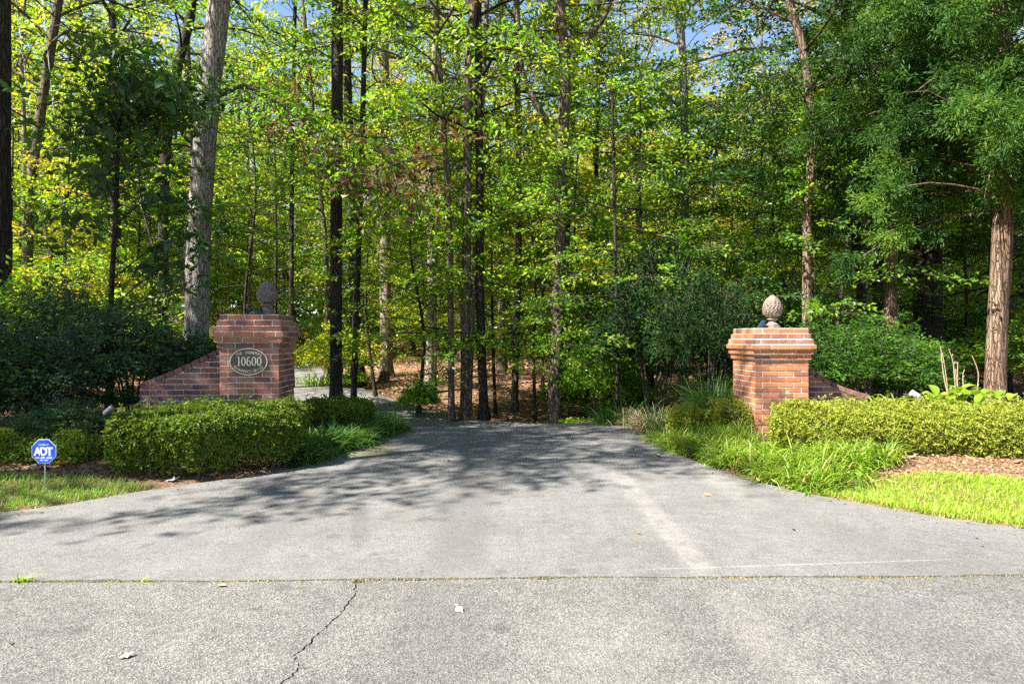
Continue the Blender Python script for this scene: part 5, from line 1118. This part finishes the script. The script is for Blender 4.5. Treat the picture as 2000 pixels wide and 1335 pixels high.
# tree stump, guy wires
x, y = -4.3, 21.8
x = (750 - CX) / F * 20.5; y = 20.5
st_ = empty('tree_stump', (x, y, tz1(x, y))); tag(st_, 'dark rotted tree stump on the lit leaf litter', 'stump')
a = Acc(); r_ = np.random.default_rng(9); lob = 1 + .14 * np.sin(np.linspace(0, 2 * math.pi, 14, endpoint=False) * 4)[None] * np.array([[1.6], [1], [.6], [.6]]); a.tube([(0, 0, -.1), (0, 0, .08), (.02, 0, .25), (.03, 0, .33)], [.24, .17, .15, .13], 14, lobes=lob, jit=.05, rng=r_); link('stump_body', a.mesh('stump_body', B_BROWN, True), st_)
for i, (p0, p1, lab) in enumerate([((26, -60), (108, 596), 'left of the two thin guy wires slanting down over the shrubs'), ((80, -60), (142, 590), 'right of the two thin guy wires slanting down over the shrubs')]):
    w0, w1 = P(*p0, 12.0), P(*p1, 11.0); w1 = w1 + (w1 - w0) * .22; root = empty('guy_wire', w1); tag(root, lab, 'wire', 'guy wires at the left')
    a = Acc(); a.tube([w0 - w1, (w0 - w1) * .5, (0, 0, 0)], [.006] * 3, 6); link('cable', a.mesh('cable', WIRE, True), root)
# brick outbuilding glimpsed over the left shrubs
hx, hy = -15.8, 29.0
hs = empty('brick_house', (hx, hy, -1.6)); tag(hs, 'low brick house with brown hipped roof glimpsed over the left shrubs', 'house')
a = Acc(); a.box((0, 0, 1.5), (5.6, 5, 3.0)); link('wall', a.mesh('wall', plain('house_brick', (0.42, 0.22, 0.16), .9, 0, .25, 30)), hs)
a = Acc(); V = [(-3.1, -2.8, 2.9), (3.1, -2.8, 2.9), (3.1, 2.8, 2.9), (-3.1, 2.8, 2.9), (-1.2, 0, 4.3), (1.2, 0, 4.3)]; a.add(V, [[0, 1, 5, 4], [2, 3, 4, 5], [3, 2, 1, 0]]); a.add(V, [[1, 2, 5], [3, 0, 4]]); link('roof', a.mesh('roof', ROOFM), hs)

# ------------------------------------------------------------------ woods behind, shared prototypes
def proto(label, h, r0, crown, leafm, bark, seed):
    rng = np.random.default_rng(seed); k = 6; z = np.linspace(-.15, h, k); wob = np.cumsum(rng.normal(0, .12, (k, 2)), 0); wob[0] = 0; wob[1] *= .5
    path = np.column_stack([wob, z, np.linspace(r0, r0 * .3, k)]); o = tree('forest_tree', label, 'tree', path, bark, leafm, rng, crown, sides=8); return o
G_BACK = 'trees filling the wood behind the driveway'; LAB = 'slender leafy tree deep in the sunlit wood behind the driveway'
U = lambda z0, z1, reach, nl, ns, size, tm=.5: dict(z0=z0, z1=z1, nl=nl, reach=reach, elev=8, nspray=ns, slen=.75, nleaf=13, size=size, tmean=tm, flat=.88, shape='flat', arc=.12)
protos = [proto(LAB, 9.5, .07, U(2.2, 9.3, 2.9, 26, 24, .12), L_GREEN, B_DARK, 501), proto(LAB, 8.0, .06, U(1.4, 7.8, 2.5, 24, 24, .12), L_YELLOW, B_DARK, 502), proto(LAB, 11, .08, U(2.8, 10.8, 2.8, 28, 24, .12), L_GREEN, B_BROWN, 503),
          proto(LAB, 19, .16, canopy(6, 19, 4.2, 30, 19, .15), L_YELLOW, B_BROWN, 504), proto(LAB, 21, .18, canopy(8, 21, 4.6, 30, 19, .15), L_GREEN, B_DARK, 505), proto(LAB, 17, .14, canopy(4.5, 17, 4.0, 30, 19, .15), L_YELLOW, B_PALE, 506)]
rng = np.random.default_rng(77); placed = [np.array(t_.location[:2]) for t_ in T] + [np.array(oak.location[:2]), np.array(fk.location[:2])]
def clear(x, y, d):
    if min(np.hypot(*(p - (x, y))) for p in placed) < d: return False
    return bool(off_drive(np.array([[x, y]]), .5)[0])
used = set(); n_back = 0
def put(kind, x, y, sc, lm, bk=None):
    global n_back
    src = protos[kind]
    if kind not in used: used.add(kind); src.location = (x, y, tz1(x, y)); src.rotation_euler = (0, 0, rng.uniform(0, 6.28)); o = src
    else: o = copy_tree(src, (x, y, tz1(x, y)), rng.uniform(0, 6.28), sc * rng.uniform(.85, 1.2), lm, bk)
    o['group'] = G_BACK; o['label'] = LAB; placed.append(np.array([x, y])); n_back += 1; return o
def pick_leaf(px, D):
    u = rng.uniform()
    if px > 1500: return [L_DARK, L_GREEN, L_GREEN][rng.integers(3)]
    if 1180 < px <= 1500 and D > 20: return L_GOLD if u < .45 else L_YELLOW
    if px < 350: return L_YELLOW if u < .60 else (L_GOLD if u < .67 else L_GREEN)
    return L_YELLOW if u < .45 else (L_GREEN if u < .93 else L_GOLD)
GLADES = [(-3, 21, 0), (-5.5, 19, 0), (-1, 25, 0), (2, 31, 1), (-7, 24, 0), (-2, 35, 1), (7, 36, 2), (-6, 30, 0), (-1, 16, 2), (0, 17, 5), (-3, 17, 4), (3, 17, 4), (5, 22, 5), (-4, 15.5, 0), (0, 20, 1), (9, 26, 6), (-1, 26, 7)]
def shades_glade(x, y, z0, z1, rad):                    # would this crown stand in the sun's way to a glade
    for gx_, gy_, gz_ in GLADES:
        for h in np.arange(max(z0, gz_ + 2.5), z1 + .1, 1.0):
            if math.hypot(gx_ + SUNH[0] * (h - gz_) - x, gy_ + SUNH[1] * (h - gz_) - y) < rad: return True
    return False
tries = 0
while n_back < 165 and tries < 9000:
    tries += 1; D = 15 + 40 * rng.uniform() ** 1.1; px = rng.uniform(-150, 2150); x = (px - CX) / F * D
    und = rng.uniform() < .74
    if 560 < px < 1120 and D < (29 if und else 17): continue
    if px < 480 and D < 16: continue
    if not clear(x, D, 1.3 if und else 2.3): continue
    k = rng.integers(0, 3) if und else rng.integers(3, 6)
    if shades_glade(x, D, 2 if und else 6, 9 if und else 18, 2.0 if und else 3.2): continue
    put(int(k), x, D, 1.0, pick_leaf(px, D))
# high canopy trees round the clearing that only show their upper limbs
for (px, D, k, lm) in [(700, 20, 4, L_YELLOW), (980, 24, 3, L_YELLOW), (840, 18.5, 5, L_GREEN), (1090, 21, 4, L_GREEN), (1240, 25, 5, L_GOLD), (900, 29, 3, L_YELLOW), (760, 33, 5, L_YELLOW),
        (-40, 27, 4, L_YELLOW), (60, 24, 5, L_YELLOW), (150, 30, 3, L_YELLOW), (230, 25, 4, L_GREEN), (300, 33, 5, L_YELLOW), (20, 34, 3, L_GREEN), (360, 27, 3, L_YELLOW), (110, 36, 4, L_YELLOW), (190, 40, 3, L_YELLOW)]:
    x = (px - CX) / F * D; put(k, x, D, 1.0, lm)
for (px, D, k, lm) in [(580, 38, 1, L_YELLOW), (640, 41, 0, L_YELLOW), (700, 37, 1, L_GREEN), (760, 43, 0, L_YELLOW), (810, 38, 1, L_YELLOW), (870, 42, 1, L_YELLOW), (930, 39, 0, L_YELLOW), (990, 44, 1, L_YELLOW), (1040, 38, 1, L_GREEN), (1100, 41, 0, L_YELLOW), (660, 47, 1, L_YELLOW), (900, 48, 1, L_YELLOW), (1000, 36, 1, L_YELLOW), (850, 35, 1, L_GREEN)]:
    put(k, (px - CX) / F * D, D, 1.15, lm)
# shrub layer in the wood
SG = 'shrubs of the shaded undergrowth'; SL = 'leafy understorey shrub on the forest floor between the trunks'
ns = 0; tries = 0
while ns < 70 and tries < 3000:
    tries += 1; D = 14.5 + 30 * rng.uniform(); px = rng.uniform(-100, 2100); x = (px - CX) / F * D
    if 560 < px < 1130 and D < 31: continue
    if px < 450 and D < 15: continue
    if not bool(off_drive(np.array([[x, D]]), 1.0)[0]): continue
    k = int(rng.integers(0, 4)); s_ = rng.uniform(.8, 1.4); shrub(k, SL, x, D, (s_, s_, s_ * rng.uniform(.6, 1.0)), [L_DARK, L_GREEN, L_YELLOW, L_GREEN][rng.integers(4)] if px > 1130 else [L_YELLOW, L_GREEN, L_YELLOW][rng.integers(3)], SG); ns += 1
# trees along the verge left of the picture: their crowns shade the left bed and the drive
VG = 'verge trees left of the picture'; VL = 'leafy verge tree beyond the left picture edge'
vr = np.random.default_rng(601)
for (x, y, h, r0, z0, reach, nl) in [(-9.6, 5.3, 12.5, .16, 5.5, 3.3, 26), (-7.6, 3.9, 14, .17, 8.0, 3.2, 22), (-12.5, 5.8, 13, .17, 4.0, 3.6, 28), (-12.0, 2.6, 15, .18, 8.5, 3.4, 22), (-10.6, 8.4, 11, .14, 3.5, 3.0, 24), (-15.5, 4.4, 15, .18, 6.0, 3.8, 26)]:
    z = tz1(x, y); wv = vr.normal(0, .2, (5, 2)); wv[0] = 0
    tree('verge_tree', VL, 'tree', np.column_stack([x + wv[:, 0], y + wv[:, 1], np.linspace(z - .1, z + h, 5), np.linspace(r0, r0 * .3, 5)]), B_BROWN, L_GREEN, vr, canopy(z + z0, z + h, reach, nl, 36, .14), VG, 9)
# far wood as one mass
rng = np.random.default_rng(88); n = 11000; th_ = rng.uniform(-.95, .95, n); D = rng.uniform(54, 80, n); x = np.sin(th_) * D; y = np.cos(th_) * D
z = .6 + 22 * rng.uniform(0, 1, n) ** 1.15; a = Acc(); az = rng.uniform(0, 6.28, n)
sprays(a, rng, np.column_stack([x, y, z]), np.column_stack([np.cos(az), np.sin(az), rng.normal(0, .3, n)]), rng.uniform(1.6, 3.6, n), 14, .6, .6, .25, .5, .5, .22, twig=False)
fw = link('far_wood', a.mesh('far_wood', L_YELLOW)); fw['kind'] = 'stuff'; fw['label'] = 'far-off yellow-green wood closing the view behind the trees'

# individual labels for the wood: by leaf colour, size and the landmark in front
MARKS = [(20, 'the trunk cut by the left picture edge'), (110, 'the guy wires'), (220, 'the big-leaved tree'), (300, 'the fork-bent trunk left of the grey oak'), (395, 'the thick grey oak'), (500, 'the dark pineapple finial'), (570, 'the thin upright trunk over the lane bend'), (657, 'the tall straight dark trunk'), (705, 'the slim dark trunk beside the tall straight one'), (756, 'the pale tan trunk'), (830, 'the tree stump and lane'), (905, 'the crest trunk cluster'), (1005, 'the thin straight brown trunk'), (1090, 'the forked tree'), (1160, 'the slim trunk right of the forked tree'), (1210, 'the sapling at the driveway corner'), (1335, 'the tall grey trunk left of the sunlit pillar'), (1500, 'the sunlit pineapple finial'), (1578, 'the light brown bent trunk'), (1685, 'the leaning shaded trunk'), (1812, 'the very thick dark trunk'), (1945, 'the reddish cedar trunk')]
CN = {'leaf_green': 'green', 'leaf_yellow_green': 'yellow-green', 'leaf_gold': 'golden', 'leaf_dark_green': 'dark green'}
seen_l = set()
def relabel(group, kids, tallz):
    obs = [o for o in bpy.data.objects if o.parent is None and o.get('group') == group]
    for o in sorted(obs, key=lambda o: o.location.y):
        px = CX + F * o.location.x / o.location.y
        if not -20 < px < 2020: continue
        lm = min(MARKS, key=lambda m_: abs(m_[0] - px)); side = 'straight' if abs(lm[0] - px) < 14 else ('left' if px < lm[0] else 'right')
        cr_ = [c for c in o.children if c.name.split('.')[0] in ('crown', 'foliage')]; cn = CN.get(cr_[0].material_slots[0].material.name, 'green') if cr_ else 'green'
        tall = max(v[2] for v in cr_[0].bound_box) * o.scale[2] > tallz if cr_ else False
        wd = (('tall ' if tall else 'low ') + cn + ' ' + kids)
        for far in ('just behind', 'some way behind', 'deep behind'):
            pos = f'{far} {lm[1]}' + ('' if side == 'straight' else f', {side} of it')
            lab = f'{wd} {pos}'
            if len(lab.split()) <= 16 and (group, side, cn, tall, far, lm[0]) not in seen_l:
                seen_l.add((group, side, cn, tall, far, lm[0])); o['label'] = lab; break
relabel(G_BACK, 'forest tree', 13.0); relabel(SG, 'undergrowth shrub', 2.2)

# ------------------------------------------------------------------ fallen leaves one can pick out
def dry_leaf(s):
    r_ = np.random.default_rng(s); n = 7; L = .11; cu = r_.uniform(2, 7); V = []
    for i in range(n):
        t = i / (n - 1); wv = .026 * math.sin(math.pi * (.04 + .92 * t)) * (1 + .35 * math.sin(t * 14 + s)) + .001; x = L * (t - .5); z0_ = .004 + cu * x * x + r_.uniform(0, .004)
        V += [(x, 0, z0_), (x + r_.normal(0, .003), wv, z0_ + wv * r_.uniform(.1, .9)), (x + r_.normal(0, .003), -wv, z0_ + wv * r_.uniform(.1, .9))]
    Fq = []
    for i in range(n - 1): k = i * 3; Fq += [[k, k + 3, k + 4, k + 1], [k, k + 2, k + 5, k + 3]]
    return np.array(V), Fq
LM_ = {'pale': plain('dry_leaf_pale', (.30, .25, .20), .8, 0, .2), 'tan': plain('dry_leaf_tan', (.42, .27, .15), .8, 0, .25), 'orange': plain('dry_leaf_orange', (.50, .13, .03), .7, 0, .3), 'brown': plain('dry_leaf_brown', (.16, .085, .05), .8, 0, .3), 'grey': plain('dry_leaf_grey', (.36, .37, .40), .8, 0, .2)}
fl = [(895, 1193, 'pale', .60, 'pale curled leaf lying on the street right of the long crack'), (245, 1285, 'pale', .5, 'pale leaf lying on the street left of the long crack'), (432, 1146, 'tan', .45, 'small tan leaf just below the pavement joint'),
      (1247, 1043, 'orange', .3, 'tiny orange leaf on the sunlit driveway'), (1550, 1035, 'brown', .4, 'dark brown leaf flat on the right of the driveway'), (1285, 891, 'tan', .9, 'curled tan leaf at the edge of the right lilyturf'), (875, 900, 'brown', .55, 'dark leaf in the shadow band across the driveway'),
      (1382, 968, 'tan', .5, 'thin brown leaf on the driveway below the lilyturf'), (1748, 906, 'orange', 1.0, 'bright orange-red leaf on the bare soil before the pale hedge'), (1785, 896, 'pale', 1.0, 'leftmost white dried leaf on the bare soil'), (1808, 889, 'pale', 1.3, 'largest white dried leaf under the pale hedge'), (1842, 892, 'pale', 1.0, 'rightmost white dried leaf of the three under the pale hedge'), (1990, 905, 'tan', 1.0, 'tan leaf on the bare soil at the right picture edge'),
      (338, 941, 'grey', 1.1, 'grey lobed leaf at the edge under the shaded hedge'), (428, 936, 'orange', .7, 'orange leaf under the shaded hedge, left of a pinkish one'), (465, 934, 'tan', .7, 'pinkish tan leaf under the shaded hedge by the asphalt'), (38, 932, 'orange', 1.4, 'large orange-brown leaf at the left, behind the grass strip'), (70, 915, 'tan', 1.2, 'brown leaf propped beside the yard sign pole'), (1480, 940, 'tan', .9, 'tan leaf where the lilyturf meets the lawn'), (562, 893, 'orange', .8, 'orange leaf caught at the right end of the shaded hedge')]
for i, (px, py, c, s_, lab) in enumerate(fl):
    D = CAMZ * F / (py - HY); 
    for _ in range(6): X = (px - CX) / F * D; D = (CAMZ - max(-.0, tz1(X, D))) * F / (py - HY)
    V, Fc = dry_leaf(i); a = Acc(); a.add(V * s_ * 1.05, Fc); zz = max(.001, tz1(X, D)); o = link('fallen_leaf', a.mesh('fallen_leaf', LM_[c]), None, (X, D, zz + .002), (rng.normal(0, .12), rng.normal(0, .12), rng.uniform(0, 6.28))); tag(o, lab, 'leaf', 'fallen leaves')
print('trees', n_back, 'leaves as parts', cnt, 'tris', sum(len(m.polygons) for m in bpy.data.meshes))
